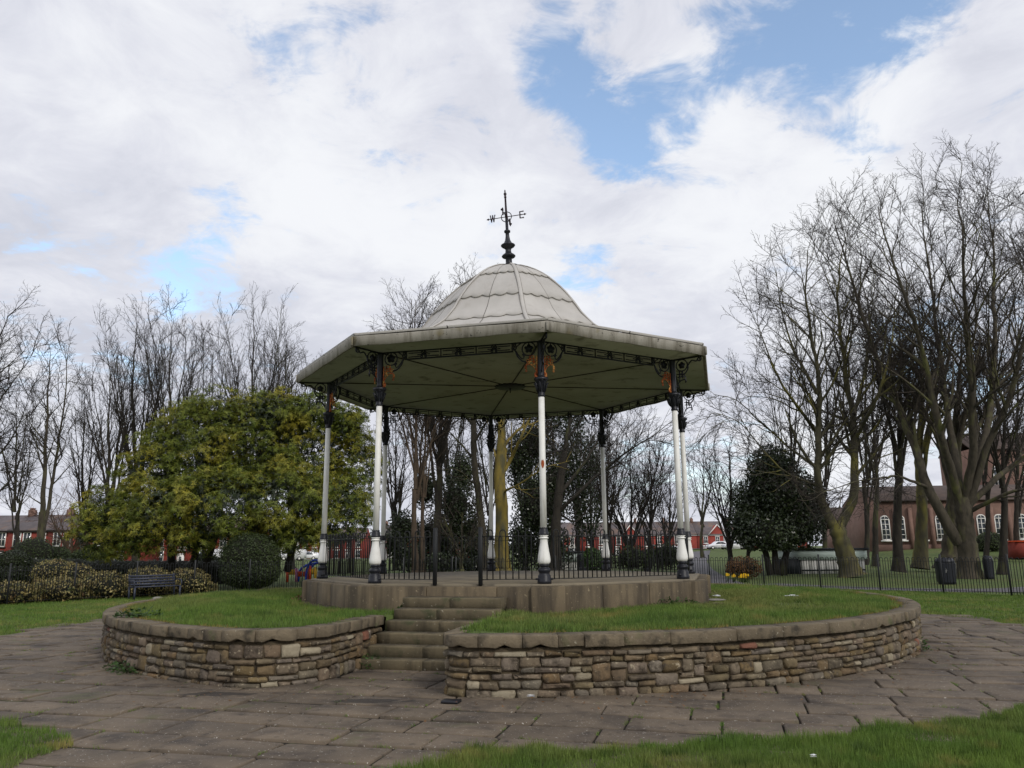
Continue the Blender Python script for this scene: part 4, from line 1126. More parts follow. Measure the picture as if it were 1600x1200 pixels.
bare_tree('grove_tree', 'ivy-wrapped leaning tree between the front column and the back right column', on_ground(at(868, 893, Y)), (ST(Y, (868, 895), (868, 840), (872, 780), (880, 720)), .34, .24),
          [(ST(Y, (878, 725), (888, 660), (896, 600), (890, 545)), .2, .015), (ST(Y, (874, 770), (915, 720, 1), (945, 660, 2), (975, 610, 2)), .13, .012), (ST(Y, (872, 800), (905, 770, -1), (940, 740, -1), (985, 705, -2), (1020, 680, -2), (1060, 640, -2)), .13, .012), (ST(Y, (880, 720), (850, 670, 2), (830, 610, 2)), .11, .012), (ST(Y, (870, 800), (900, 815, 2), (930, 770, 2), (955, 720, 2)), .09, .012)],
          36, LV((1.6, 2.2, 3)), 'bark_dark', 'twig_dark', 'bare trees behind the bandstand', nspray=36)
upright('thicket_tree', 'many-stemmed bare tree seen between the two right-hand columns', 42, 985, 888, 690, .16, 65, 37, 10, fork=.12, group='bare trees behind the bandstand', dens=(2.4, 2.6, 3), lmax=(2.6, 1.3, .8))
upright('thicket_tree', 'bushy bare tree just left of the back right column', 46, 925, 888, 670, .16, 50, 38, 8, fork=.15, group='bare trees behind the bandstand', dens=(2.2, 2.5, 3), lmax=(2.6, 1.3, .8))
upright('thicket_tree', 'low bare tree with arching pale twigs behind the entrance gap', 26, 722, 893, 800, .10, 42, 39, 7, fork=.25, bark='bark', twig='twig', group='bare trees behind the bandstand', dens=(2.4, 3, 3.2), lmax=(1.3, .8, .5), up=(-.05, -.08, -.1))
# left side
KV[0] = .85
Y = 30
bare_tree('edge_tree', 'dense bare tree with drooping twigs cut off by the left edge', on_ground(at(-95, 895, Y)), (ST(Y, (-95, 897), (-92, 820), (-85, 740)), .42, .34),
          [(ST(Y, (-85, 745), (-60, 640), (-30, 560), (0, 490), (12, 462)), .2, .015), (ST(Y, (-85, 745), (-90, 620), (-80, 500), (-60, 400)), .24, .015), (ST(Y, (-86, 760), (-40, 690, -2), (10, 600, -3), (45, 540, -3)), .14, .012), (ST(Y, (-88, 780), (-30, 740, 2), (20, 680, 3), (50, 600, 3)), .12, .012), (ST(Y, (-88, 800), (-20, 780), (25, 735), (40, 660)), .1, .012), (ST(Y, (-80, 700), (-30, 600, 4), (20, 540, 5), (38, 520, 5)), .14, .012)],
          41, LV((2.0, 2.6, 3.4), up=(.02, 0, -.02), lmax=(3.2, 1.7, .9)), 'bark_dark', 'twig_dark', 'bare trees beyond the hedge', nspray=60, sup=-.05)
Y = 34
bare_tree('twin_stem_tree', 'tall thin bare tree with two parallel stems near the left edge', on_ground(at(60, 892, Y)), (ST(Y, (58, 894), (62, 850), (66, 800)), .26, .19),
          [(ST(Y, (66, 802), (72, 720), (75, 630), (78, 515)), .17, .012), (ST(Y, (62, 850), (76, 790, 1), (90, 700, 1), (100, 610, 1), (108, 512, 1)), .15, .012), (ST(Y, (68, 790), (45, 775, -1), (25, 770, -1)), .05, .01), (ST(Y, (70, 740), (55, 690, 1), (40, 640, 1)), .06, .01)],
          42, LV((1.8, 2.0, 2.4), lmax=(2.4, 1.2, .7), up=(.16, .1, .06)), 'bark', 'twig', 'bare trees beyond the hedge')
Y = 44
for (u, vt, sp, n, sd, lb) in [(172, 555, 45, 7, 43, 'dark many-stemmed bare tree at the left flank of the big evergreen'), (212, 462, 48, 9, 44, 'tall vase-shaped bare tree rising above the left half of the evergreen'), (268, 475, 46, 8, 45, 'bare tree with pale middle stem rising behind the centre of the evergreen'), (395, 452, 62, 11, 46, 'broad dense bare tree rising above the right half of the evergreen'), (455, 540, 32, 6, 47, 'lower bare tree between the evergreen and the bandstand roof corner')]:
    upright('vase_tree', lb, Y + (sd % 3), u, 893, vt, .26, sp, sd, n, fork=.26, bark='bark_dark', twig='twig_dark', group='bare trees beyond the hedge', dens=(1.4, 1.8, 2.3), lmax=(3.2, 1.6, .9), up=(.24, .16, .10), t0=.25, ang=((14, 36), (18, 44), (20, 52)), nspray=17 + n, size=(.7, 1.15))
upright('brown_tree', 'low reddish-brown twiggy tree in front of the left terrace', 40, 112, 893, 790, .18, 45, 48, 10, fork=.2, bark='bark_brown', twig='twig_red', group='bare trees beyond the hedge', dens=(2.6, 3, 3.2), lmax=(1.8, 1.1, .6), up=(-.04, -.1, -.15))
upright('far_tree', 'small pale bare tree close to the right rear column, by the far road', 95, 1098, 872, 700, .22, 30, 49, 6, fork=.3, group='bare trees beyond the fence', dens=(.8, 1.0, 1.4), lmax=(5, 2.4, 1.4), rm=(.03, .02, .016))

KV[0] = .9
# further bare trees behind, seen as a haze of twigs
def back_tree(label, u, vt, Y, spread, seed, n, group):
    g = random.Random(seed); b = at(u, 890, Y); b[2] = 0; vb = 888
    def q_(f, s=0): return (u + s + g.uniform(-4, 4), vb + (vt - vb) * f)
    r0 = .2
    stems = [(ST(Y, q_(.3), q_(.65), (u, vt)), r0 * .7, .015)]
    for i in range(n):
        s_ = spread * (-1) ** i * g.uniform(.35, 1); f0 = g.uniform(.15, .4); e_ = g.uniform(.7, .98); d_ = g.uniform(-2.5, 2.5)
        stems.append((ST(Y, q_(f0), (u + s_ * .5, vb + (vt - vb) * (f0 + (e_ - f0) * .45), d_ * .5), (u + s_, vb + (vt - vb) * e_, d_)), r0 * .4, .014))
    lv = LV((1.3, 1.9, 0), t0=.1, lmax=(3.0, 1.6, 1), rm=(.02, .015, .012), up=(.12, .1, .05))[:2]
    return bare_tree('distant_tree', label, b, (ST(Y, (u, 892), q_(.15), q_(.3)), r0 * 1.1, r0 * .8), stems, seed, lv, 'bark_dark', 'twig_dark', group, nspray=17, size=(.7, 1.2), sup=.1)
for i, (u, vt, Y_, sp, lb) in enumerate([
        (1235, 540, 46, 45, 'distant bare tree rising behind the dark holly'), (1290, 470, 50, 50, 'distant bare tree behind the left stem of the mossy twin tree'), (1352, 430, 48, 50, 'distant bare tree just right of the mossy twin tree'), (1540, 440, 48, 50, 'distant bare tree right behind the huge tree trunk'), (1592, 430, 46, 45, 'distant bare tree behind the slim bin at the right edge')]):
    back_tree(lb, u, vt, Y_, sp, 300 + i, 7, 'distant bare trees on the right')
for i, (u, vt, Y_, sp, lb) in enumerate([
        (618, 640, 46, 32, 'distant bare tree behind the left rear column'), (705, 560, 44, 40, 'distant bare tree between the leaning trunk and the curving grey trunk'), (765, 600, 46, 36, 'distant bare tree behind the back column'), (820, 590, 44, 40, 'distant bare tree right of the golden mossy trunk'), (862, 610, 47, 40, 'distant bare tree behind the white front column'), (905, 620, 45, 38, 'distant bare tree left of the back right column'), (952, 655, 50, 40, 'distant bare tree right behind the back right column'), (1015, 690, 52, 36, 'distant bare tree left of the right column pair'), (1045, 730, 60, 28, 'low distant bare tree close to the right column pair')]):
    back_tree(lb, u, vt, Y_, sp, 320 + i, 8, 'distant bare trees behind the bandstand')
for i, (u, vt, Y_, sp, lb) in enumerate([
        (132, 610, 52, 32, 'distant bare tree between the thin twin stems and the evergreen'), (318, 510, 52, 36, 'distant bare tree above the middle of the evergreen'), (432, 490, 52, 40, 'distant bare tree right of the broad dense one'), (25, 600, 56, 40, 'distant bare tree behind the cut-off tree at the left edge')]):
    back_tree(lb, u, vt, Y_, sp, 340 + i, 7, 'distant bare trees on the left')

# ------------------------------------------------------------------ foliage
def leaf_quads(C, D, S, L, W):
    """C centres, D direction along the leaf, S side vector; kite shaped folded leaves"""
    L, W = L[:, None], W[:, None]
    N_ = np.cross(D, S)
    tip = C + D * L - N_ * L * .18; mid = C + D * L * .45 + N_ * L * .04
    V = np.stack([C, mid + S * W, tip, mid - S * W], 1).reshape(-1, 3)
    q_ = np.arange(len(C) * 4).reshape(-1, 4)
    return V, q_
def rand_dirs(g, n): return nrmz(g.normal(size=(n, 3)))
def in_lobes(g, lobes, n, shell=.45):
    """points in a union of ellipsoids (cx,cy,cz,rx,ry,rz), denser near the surface; also outward normals"""
    L_ = np.array(lobes); w = (L_[:, 3] * L_[:, 4] + L_[:, 4] * L_[:, 5] + L_[:, 3] * L_[:, 5]); k = g.choice(len(L_), n, p=w / w.sum())
    d = rand_dirs(g, n); r_ = (1 - shell * g.random(n) ** 1.6)[:, None]
    P = L_[k, :3] + d * L_[k, 3:] * r_
    keep = np.ones(n, bool)
    for j, l in enumerate(L_):
        inside = (((P - l[:3]) / l[3:]) ** 2).sum(1) < (1 - shell) ** 2
        keep &= ~(inside & (k != j))
    nr = nrmz(d / L_[k, 3:])
    return P[keep], nr[keep]
def whorls(g, P, nr, nleaf, ln, wd, droop=.35):
    n = len(P)
    axis = nrmz(nr + g.normal(size=(n, 3)) * .45 + np.array([0, 0, .35]))
    ref = rand_dirs(g, n); U = nrmz(np.cross(axis, ref)); B = np.cross(axis, U)
    out = []
    Cs, Ds, Ss, Ls, Ws = [], [], [], [], []
    for i in range(nleaf):
        a = (2 * PI * i / nleaf + g.uniform(-.3, .3, n))[:, None]
        rd = U * np.cos(a) + B * np.sin(a); sd_ = -U * np.sin(a) + B * np.cos(a)
        el = g.uniform(-.15, .65, n)[:, None]
        D = nrmz(rd + axis * el + np.array([0, 0, -droop]) * g.uniform(.3, 1.2, n)[:, None])
        Cs.append(P); Ds.append(D); Ss.append(nrmz(sd_)); Ls.append(ln * g.uniform(.7, 1.2, n)); Ws.append(wd * g.uniform(.8, 1.2, n))
    return leaf_quads(*(np.concatenate(x) for x in (Cs, Ds, Ss, Ls, Ws)))
def scatter_leaves(g, P, nr, ln, wd, rnd=.9):
    n = len(P); D = nrmz(rand_dirs(g, n) + np.array([0, 0, -.1])); N_ = nrmz(nr + rand_dirs(g, n) * rnd)
    S = nrmz(np.cross(D, N_)); D = nrmz(np.cross(N_, S))
    return leaf_quads(P, D, S, ln * g.uniform(.6, 1.25, n), wd * g.uniform(.7, 1.2, n))
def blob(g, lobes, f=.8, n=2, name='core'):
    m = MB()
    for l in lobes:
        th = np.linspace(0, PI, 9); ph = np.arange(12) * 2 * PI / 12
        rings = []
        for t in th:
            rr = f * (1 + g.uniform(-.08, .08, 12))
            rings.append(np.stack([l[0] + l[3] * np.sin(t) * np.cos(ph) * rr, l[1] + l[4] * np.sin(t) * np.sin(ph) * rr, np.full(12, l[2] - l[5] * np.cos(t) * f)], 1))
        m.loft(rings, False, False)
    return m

# the big evergreen left of the bandstand
Y = 23.0
g = np.random.default_rng(5)
def lob(u, v, dy, ru, rv, ry=None, Y=Y):
    c = at(u, v, Y + dy); k = (Y + dy - CY) / CF
    return (c[0], c[1], c[2], ru * k, ry if ry else ru * k * .8, rv * k)
ev = tag(empty('evergreen_tree', on_ground(at(300, 893, Y))), 'large broad evergreen tree with glossy yellow-green leaves left of the bandstand', 'tree')
EL = [lob(310, 710, 0, 85, 85), lob(395, 695, 1, 95, 75), lob(480, 705, 1, 85, 75), lob(545, 725, 2, 50, 75), lob(248, 755, -1, 58, 80), lob(190, 815, -1, 48, 48), lob(265, 805, -2.5, 75, 55), lob(350, 795, -3, 85, 60),
      lob(440, 785, -2.5, 80, 62), lob(520, 795, -1, 60, 62), lob(420, 650, 0, 55, 38), lob(340, 650, 0, 45, 38), lob(495, 645, 0, 42, 35), lob(540, 665, 0, 30, 35), lob(150, 842, -1, 32, 28), lob(160, 800, -1, 36, 34), lob(215, 840, -2, 40, 26), lob(300, 842, -3, 40, 24), lob(420, 836, -2, 45, 26), lob(465, 842, -3, 28, 20)]
# foliage sits in clumps at the ends of the boughs, with dark gaps between them
Pc, nc = in_lobes(g, EL, 1250, .32)
sz = g.uniform(.35, .8, len(Pc))
kk = np.repeat(np.arange(len(Pc)), 26); d_ = nrmz(g.normal(size=(len(kk), 3)) + np.array([0, 0, .5]) + nc[kk] * .6)
P = Pc[kk] + d_ * sz[kk, None] * np.array([1, 1, .62]) * g.uniform(.75, 1.05, len(kk))[:, None]; nr = d_
Pi, ni = in_lobes(g, EL, 4500, .4)
P, nr = np.concatenate([P, Pi]), np.concatenate([nr, ni])
keep = P[:, 2] > 1.15 + .35 * np.sin(P[:, 0] * 1.7)
P, nr = P[keep], nr[keep]
V, q_ = whorls(g, P, nr, 7, .175, .018)
MB().add(V, [q_]).obj('crown', MT['leaf'], ev)
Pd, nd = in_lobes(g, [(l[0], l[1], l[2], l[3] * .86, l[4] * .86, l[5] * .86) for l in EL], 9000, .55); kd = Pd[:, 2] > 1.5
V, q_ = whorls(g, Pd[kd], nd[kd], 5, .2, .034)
MB().add(V, [q_]).obj('shade_toned_foliage', MT['leaf_dark'], ev)  # darker leaf colour stands in for shade deep inside the crown
m = MB()
for (u, du) in ((268, -18), (300, 8), (318, 30), (372, 26), (448, 16)):
    b = at(u, 893, Y); t_ = at(u + du, 760, Y + 1)
    P_ = catmull([b, (b + t_) / 2 + np.array([.25, 0, .1]), t_], 10); m.tube(P_, np.linspace(.2, .08, 10), 7)
    for k in range(5):
        e_ = at(u + du + rng.uniform(-60, 60), rng.uniform(680, 790), Y + rng.uniform(-2, 3)); s_ = P_[5 + k % 5]
        m.tube(catmull([s_, (s_ + e_) / 2 + np.array([0, 0, .4]), e_], 7), np.linspace(.07, .02, 7), 5)
m.obj('trunk', MT['bark_dark'], ev, True)

def bush(name, label, lobes, n, mat, ln, wd, seed, group=None, cat='shrub', core=.82, shell=.3, whorl=0, zmin=0.):
    g = np.random.default_rng(seed)
    l0 = lobes[0]
    root = tag(empty(name, (l0[0], l0[1], 0)), label, cat, group)
    P, nr = in_lobes(g, lobes, n, shell); k = P[:, 2] > zmin; P, nr = P[k], nr[k]
    V, q_ = whorls(g, P, nr, whorl, ln, wd) if whorl else scatter_leaves(g, P, nr, ln, wd)
    MB().add(V, [q_]).obj('foliage', MT[mat], root)
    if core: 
        c = tag(blob(g, lobes, core).obj('light_block_core', MT['core'], root, True), kind='stuff')  # solid dark core added to stop light passing through the leaves
    return root
# clipped round bush behind the fence
Y = 19.0
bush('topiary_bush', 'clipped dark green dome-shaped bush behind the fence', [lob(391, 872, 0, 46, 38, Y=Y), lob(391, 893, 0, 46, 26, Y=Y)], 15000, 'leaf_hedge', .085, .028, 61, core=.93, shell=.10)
# hedge and rounded shrubs
Y = 26.0
q = random.Random(9)
for i, (u0, u1, vt, lb) in enumerate([(-60, 130, 873, 'clipped dark hedge running past the thin twin-stemmed tree'), (130, 345, 876, 'clipped dark hedge under the evergreen tree')]):
    lb_ = [lob(u, vt + 14, q.uniform(-.4, .4), 26, 15, 1.0, Y) for u in range(u0, u1, 22)] + [lob(u, vt + 30, 0, 26, 15, 1.0, Y) for u in range(u0, u1, 22)]
    bush('hedge', lb, lb_, 9000, 'leaf_dark', .09, .03, 70 + i, 'dark hedges beyond the fence', 'hedge', core=.9, shell=.15)
for i, (u, v, ru, rv, dy, lb) in enumerate([(52, 868, 34, 28, 3, 'rounded dark shrub in front of the left brick terrace'), (20, 878, 26, 18, -1, 'low grey-green rounded shrub at the left edge'), (90, 872, 20, 17, 4, 'small round clipped shrub beside the thin twin trunks'), (140, 868, 26, 12, 6, 'flat-topped clipped bush left of the evergreen trunks'), (320, 882, 24, 17, 5, 'rounded dark bush between the evergreen and the clipped dome bush')]):
    bush('round_shrub', lb, [lob(u, v, dy, ru, rv, None, Y), lob(u, v + rv * .8, dy, ru, rv, None, Y)], 4200, 'leaf_hedge' if i != 1 else 'leaf_ivy', .10, .035, 80 + i, 'rounded shrubs beyond the fence', core=.9, shell=.16)
# yellow variegated shrubs against the fence
yl = ['leftmost yellow variegated shrub behind the fence', 'second yellow variegated shrub from the left behind the fence', 'yellow variegated shrub with browner base left of the bench', 'yellow variegated shrub directly left of the bench', 'yellow variegated shrub directly behind the bench', 'yellow variegated shrub right of the bench', 'yellow variegated shrub against the clipped dome bush', 'tall pale yellow shrub behind the others at the twin trunks']
for i, a in enumerate([157, 152.5, 148, 143.5, 139, 134.5, 130.2]):
    r_ = 20.75; x, y = r_ * math.cos(R(a)), r_ * math.sin(R(a)); h = (.50, .44, .40, .44, .54, .62, .56)[i]
    L_ = [(x, y, h * .9, .95, .95, h), (x + .5, y - .6, h * .7, .7, .7, h * .8), (x - .5, y + .7, h * .8, .7, .7, h * .8), (x + .1, y + .2, h * .45, 1.1, 1.1, h * .6)]
    bush('variegated_shrub', yl[i], L_, 4200, 'leaf_yellow', .11, .032, 90 + i, 'yellow shrubs along the fence', core=.8, shell=.3)
c = gnd(88, 915); c = c * 0 + np.array([at(88, 885, 16)[0], 16, 0])
bush('variegated_shrub', yl[7], [(c[0], c[1], .9, .95, .8, .55), (c[0] + .9, c[1], .75, .7, .7, .5), (c[0], c[1], .4, .9, .8, .5)], 3600, 'leaf_yellow', .11, .032, 98, 'yellow shrubs along the fence', core=.8, shell=.3)
# dark holly on the right
Y = 30
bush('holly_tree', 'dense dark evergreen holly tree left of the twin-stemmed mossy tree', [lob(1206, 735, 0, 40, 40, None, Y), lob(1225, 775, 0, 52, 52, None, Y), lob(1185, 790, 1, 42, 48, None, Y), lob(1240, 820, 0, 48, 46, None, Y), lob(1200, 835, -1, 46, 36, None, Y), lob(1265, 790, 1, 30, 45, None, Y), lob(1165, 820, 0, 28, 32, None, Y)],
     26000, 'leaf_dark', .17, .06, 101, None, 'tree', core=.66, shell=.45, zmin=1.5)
ho = [o for o in bpy.data.objects if o.name.startswith('holly_tree')][0]
m = MB()
for (u, du) in ((1212, -10), (1224, 8), (1218, 30), (1204, -30)):
    b = at(u, 898, Y); t_ = at(u + du, 790, Y); m.tube(catmull([b, (b + t_) / 2 + np.array([.1, 0, 0]), t_], 8), np.linspace(.22, .08, 8), 7)
m.obj('trunk', MT['bark_dark'], ho, True)
# dark ivy and holly undergrowth behind the bandstand
Y = 34
for i, (lobes, n, lb) in enumerate([
        ([lob(712, 790, 0, 34, 50, None, Y), lob(700, 845, 0, 30, 45, None, Y), lob(735, 840, 1, 30, 50, None, Y), lob(665, 765, 2, 22, 34, None, Y), lob(722, 740, 2, 26, 36, None, Y), lob(675, 840, 2, 24, 40, None, Y)], 11500, 'dark holly thicket behind the straight brown trunk and the leaning trunk'),
        ([lob(838, 790, 0, 38, 75, None, Y), lob(815, 850, 0, 30, 45, None, Y), lob(835, 690, 1, 34, 40, None, Y), lob(862, 860, 0, 34, 40, None, Y), lob(810, 720, 1, 24, 45, None, Y), lob(868, 760, 1, 30, 60, None, Y)], 14000, 'tall dark ivy mass right of the golden mossy trunk'),
        ([lob(905, 720, 1, 34, 50, None, Y), lob(915, 800, 1, 26, 45, None, Y), lob(880, 660, 1, 34, 26, None, Y)], 5200, 'loose ivy hanging in the tree by the back right column'),
        ([lob(630, 830, 1, 26, 34, None, Y), lob(645, 870, 0, 34, 26, None, Y), lob(615, 850, 0, 20, 22, None, Y)], 4800, 'green leafy bush left of the straight brown trunk'),
        ([lob(760, 870, 2, 24, 26, None, Y), lob(690, 880, -3, 28, 16, None, Y), lob(735, 882, -3, 30, 14, None, Y)], 4000, 'low dark undergrowth behind the entrance gap'),
        ([lob(925, 872, -2, 16, 16, None, Y), lob(932, 882, -2, 18, 14, None, Y)], 1900, 'small bright green bush beside the dark bin behind the railing'),
        ([lob(990, 872, 2, 34, 20, None, Y), lob(1040, 868, 6, 30, 20, None, Y)], 2600, 'dark low shrubs in front of the far terrace')]):
    bush('undergrowth', lb, lobes, n, ('leaf_ivy', 'leaf_dark', 'leaf_dark', 'leaf_ivy', 'leaf_dark', 'weed', 'leaf_hedge')[i], .17, .06, 110 + i, 'undergrowth behind the bandstand', 'shrub', core=(.55, .55, 0, .6, .7, .8, .7)[i], shell=.5)
bush('round_shrub', 'clipped round green bush on the church lawn', [(at(1548, 850, 52)[0], 52, 1.75, 1.25, 1.2, 1.0)], 2600, 'leaf_hedge', .13, .05, 120, 'rounded shrubs beyond the fence', core=.92, shell=.14)
bush('brown_shrub', 'brown dead-leaved bush at the bend of the far path', [(at(1165, 890, 25)[0] + .2, 26, .6, 1.0, .8, .6)], 1800, 'leaf_brown', .11, .035, 121, None, core=.6, shell=.4)

# ------------------------------------------------------------------ grass
def blades(g, XY, Z, h, w, lean=.5):
    n = len(XY); a = g.uniform(0, 2 * PI, n); c, s = np.cos(a), np.sin(a)
    cl_ = .5 + .5 * np.sin(XY[:, 0] * 5.1 + 2 * np.sin(XY[:, 1] * 3.3)) * np.sin(XY[:, 1] * 4.7 + 1.7 * np.sin(XY[:, 0] * 2.9))
    hh = h * g.uniform(.5, 1.2, n) * (.65 + .75 * cl_); ww = w * g.uniform(.7, 1.3, n) / 2
    b = np.stack([XY[:, 0], XY[:, 1], Z], 1)
    la = g.uniform(0, 2 * PI, n); lv = g.uniform(.1, 1, n) * lean * hh
    tip = b + np.stack([np.cos(la) * lv, np.sin(la) * lv, hh], 1)
    sd_ = np.stack([c * ww, s * ww, np.zeros(n)], 1)
    V = np.stack([b - sd_, b + sd_, tip], 1).reshape(-1, 3)
    return V, np.arange(n * 3).reshape(-1, 3)
g = np.random.default_rng(31)
def fuzzy(x, y): return .10 * np.sin(x * 2.9 + y * 1.3) + .06 * np.sin(x * 7.1 - y * 5.3) + .04 * np.sin(x * 13 + y * 11)
mzv = np.vectorize(mound_z)
# on the raised lawn
n = 330000
t = g.uniform(0, 2 * PI, n); r_ = np.sqrt(g.uniform(4.05 ** 2, 7.62 ** 2, n)); X, Yy = r_ * np.cos(t), r_ * np.sin(t)
al, la = X * AX[0] + Yy * AX[1], X * LT[0] + Yy * LT[1]
k = np.arctan2(np.sin(t), np.cos(t))
ok = ~((al > 4.1) & (la > -1.03 + .06 * np.sin(al * 9)) & (la < .76 + .06 * np.sin(al * 8)))
# keep off the octagonal plinth and clear of the coping's inner edge
oc = np.max([X * math.cos(c + PI / 8) + Yy * math.sin(c + PI / 8) for c in CANG], axis=0)
ok &= oc > 4.10 + .05 * np.sin(t * 31) + .035
for c in CANG:
    ok &= ~((np.abs(-X * math.sin(c) + Yy * math.cos(c)) < .30) & (X * math.cos(c) + Yy * math.sin(c) < 4.44) & (X * math.cos(c) + Yy * math.sin(c) > 0))
ok &= r_ < 7.50 + fuzzy(X * 2, Yy * 2) * .55
for side, (cl_, rc) in ((1, (.80 + .95, .95)), (-1, (1.06 + .42, .42))):     # rounded wall corners
    ca = math.sqrt((RW - rc) ** 2 - cl_ ** 2); b_ = la * side
    ok &= ~((b_ > 0) & (b_ < cl_) & (al > ca) & (np.hypot(al - ca, b_ - cl_) > rc - .2))
    ok &= ~((b_ > 0) & (b_ < (.80 if side > 0 else 1.06) + .16 + fuzzy(X * 3, Yy * 3) * .3) & (al > 5.0))
ok &= (Yy < 2.2) | (g.random(n) < .35)
bare = (np.sin(X * 1.1 + 2) * np.sin(Yy * 1.4) + .5 * np.sin(X * 3.7 + Yy * 2.9) > .95) | ((oc < 4.28) & (np.sin(t * 9 + 1) > .55))
ok &= ~(bare & (g.random(n) < .55))
X, Yy, r2 = X[ok], Yy[ok], r_[ok]
V, T_ = blades(g, np.stack([X, Yy], 1), mzv(X, Yy) - .01, .085, .0105)
tag(MB().add(V, [T_]).obj('mound_grass', MT['grass']), 'thick green grass covering the raised lawn inside the wall', 'grass', kind='stuff')
# worn soil along the foot of the plinth
m = MB(); nn_ = 240; ring0, ring1 = [], []
for i in range(nn_):
    t_ = i * 2 * PI / nn_; dd = np.array([math.cos(t_), math.sin(t_)])
    oc_ = max(dd[0] * math.cos(c + PI / 8) + dd[1] * math.sin(c + PI / 8) for c in CANG); r0_ = 3.96 / oc_
    r1_ = 4.10 / oc_ + .16 + .10 * math.sin(t_ * 7 + 1) + .07 * math.sin(t_ * 17) + .04 * math.sin(t_ * 41); a0_ = dd[0] * AX[0] + dd[1] * AX[1]
    ring0.append([*(dd * r0_), MZ + .03]); ring1.append([*(dd * r1_), mound_z(*(dd * r1_)) + .006])
keep_ = [i for i in range(nn_) if not (math.cos(i * 2 * PI / nn_) * AX[0] + math.sin(i * 2 * PI / nn_) * AX[1] > .95)]
Vv = ring0 + ring1
m.add(Vv, [[[i, nn_ + i, nn_ + (i + 1) % nn_, (i + 1) % nn_] for i in keep_ if (i + 1) % nn_ in keep_]])
tag(m.obj('bare_soil', MT['soil'], None, True), kind='structure')
n = 260; t = g.uniform(-PI, 0, n); r_ = 7.86 + np.abs(g.normal(size=n)) * .5; X, Yy = r_ * np.cos(t), r_ * np.sin(t)
V, q_ = scatter_leaves(g, np.stack([X, Yy, np.full(n, .046)], 1), np.tile([[0, 0, 1.]], (n, 1)), .045, .014, .25)
tag(MB().add(V, [q_]).obj('fallen_leaves', MT['leaf_brown']), 'small brown fallen leaves scattered at the foot of the wall', 'leaves', kind='stuff')
# dry fringe along the coping and the plinth
n = 9000
t = g.uniform(0, 2 * PI, n); r_ = 7.50 + g.normal(size=n) * .05; X, Yy = r_ * np.cos(t), r_ * np.sin(t)
al, la = X * AX[0] + Yy * AX[1], X * LT[0] + Yy * LT[1]
ok = (np.abs(la) > 1.9) & (np.sin(t * 23) + np.sin(t * 41 + 1) > -.3)
V, T_ = blades(g, np.stack([X[ok], Yy[ok]], 1), np.full(ok.sum(), MZ + .005), .05, .009, 1.2)
tag(MB().add(V, [T_]).obj('dry_grass_fringe', MT['drygrass']), 'yellowed dry grass along the inner edge of the coping', 'grass', kind='stuff')
# lawns outside the paving
def path_ok(X, Yy, pad=0.):
    al, la = X * AX[0] + Yy * AX[1], X * LT[0] + Yy * LT[1]
    f = fuzzy(X * 1.5, Yy * 1.5)
    return ~((al > 8) & (np.abs(la + .05) < np.where(la > 0, 1.34, 1.52) + f * .8 + np.where(la < 0, np.clip((11.2 - al) * .55, 0, .6), np.clip((10.6 - al) * .7, 0, .5))))
def lawn(name, label, n, xr, yr, h, w, rmin, rmax):
    X, Yy = g.uniform(*xr, n), g.uniform(*yr, n); r_ = np.hypot(X, Yy)
    ok = (r_ > rmin + fuzzy(X, Yy) * .9) & (r_ < rmax) & path_ok(X, Yy)
    d = (Yy - CY); ok &= (np.abs(X) < .68 * d + .8) & (d > 5.6)
    X, Yy = X[ok], Yy[ok]
    V, T_ = blades(g, np.stack([X, Yy], 1), np.full(len(X), .016 if name == 'front_grass' else -.012), h, w)
    tag(MB().add(V, [T_]).obj(name, MT['grass']), label, 'grass', kind='stuff')
lawn('front_grass', 'lush near grass along the front right edge of the paving', 230000, (-1.6, 6.5), (-11.8, -8.2), .085, .0075, 10.2, 15)
lawn('front_grass', 'small grass corner at the front left edge of the paving', 60000, (-6.5, -2.8), (-11.8, -7.8), .08, .0075, 10.35, 15)
lawn('side_grass', 'mown grass left of the paving as far as the fence', 150000, (-20, -8), (-3, 18), .07, .020, 10.75, 19.9)
lawn('side_grass', 'mown grass right of the paving as far as the fence', 150000, (8, 20), (-3, 18), .07, .020, 10.75, 19.9)
# tufts in the paving joints
Vs, Ts, nn = [], [], 0
q = random.Random(77)
for s_ in slabs[:230]:
    for e_ in range(4):
        if q.random() > .36: continue
        f0 = q.uniform(-.5, .3); L_ = q.uniform(.06, .3)
        for i in range(int(L_ * 90)):
            f = f0 + L_ * q.random()
            p = ax(s_[0] + (SLD / 2 if e_ % 2 else SLD * f), s_[1] + (s_[2] * f if e_ % 2 else s_[2] / 2))
            Vs.append((p[0] + q.gauss(0, .012), p[1] + q.gauss(0, .012)))
XY = np.array(Vs); r_ = np.hypot(XY[:, 0], XY[:, 1]); XY = XY[(r_ > 7.8) | (np.abs(XY @ LT) < .7)]
V, T_ = blades(g, XY, np.full(len(XY), .012), .03, .007, 1.3)
tag(MB().add(V, [T_]).obj('joint_grass', MT['grass']), 'moss and short grass growing in the paving joints', 'grass', kind='stuff')

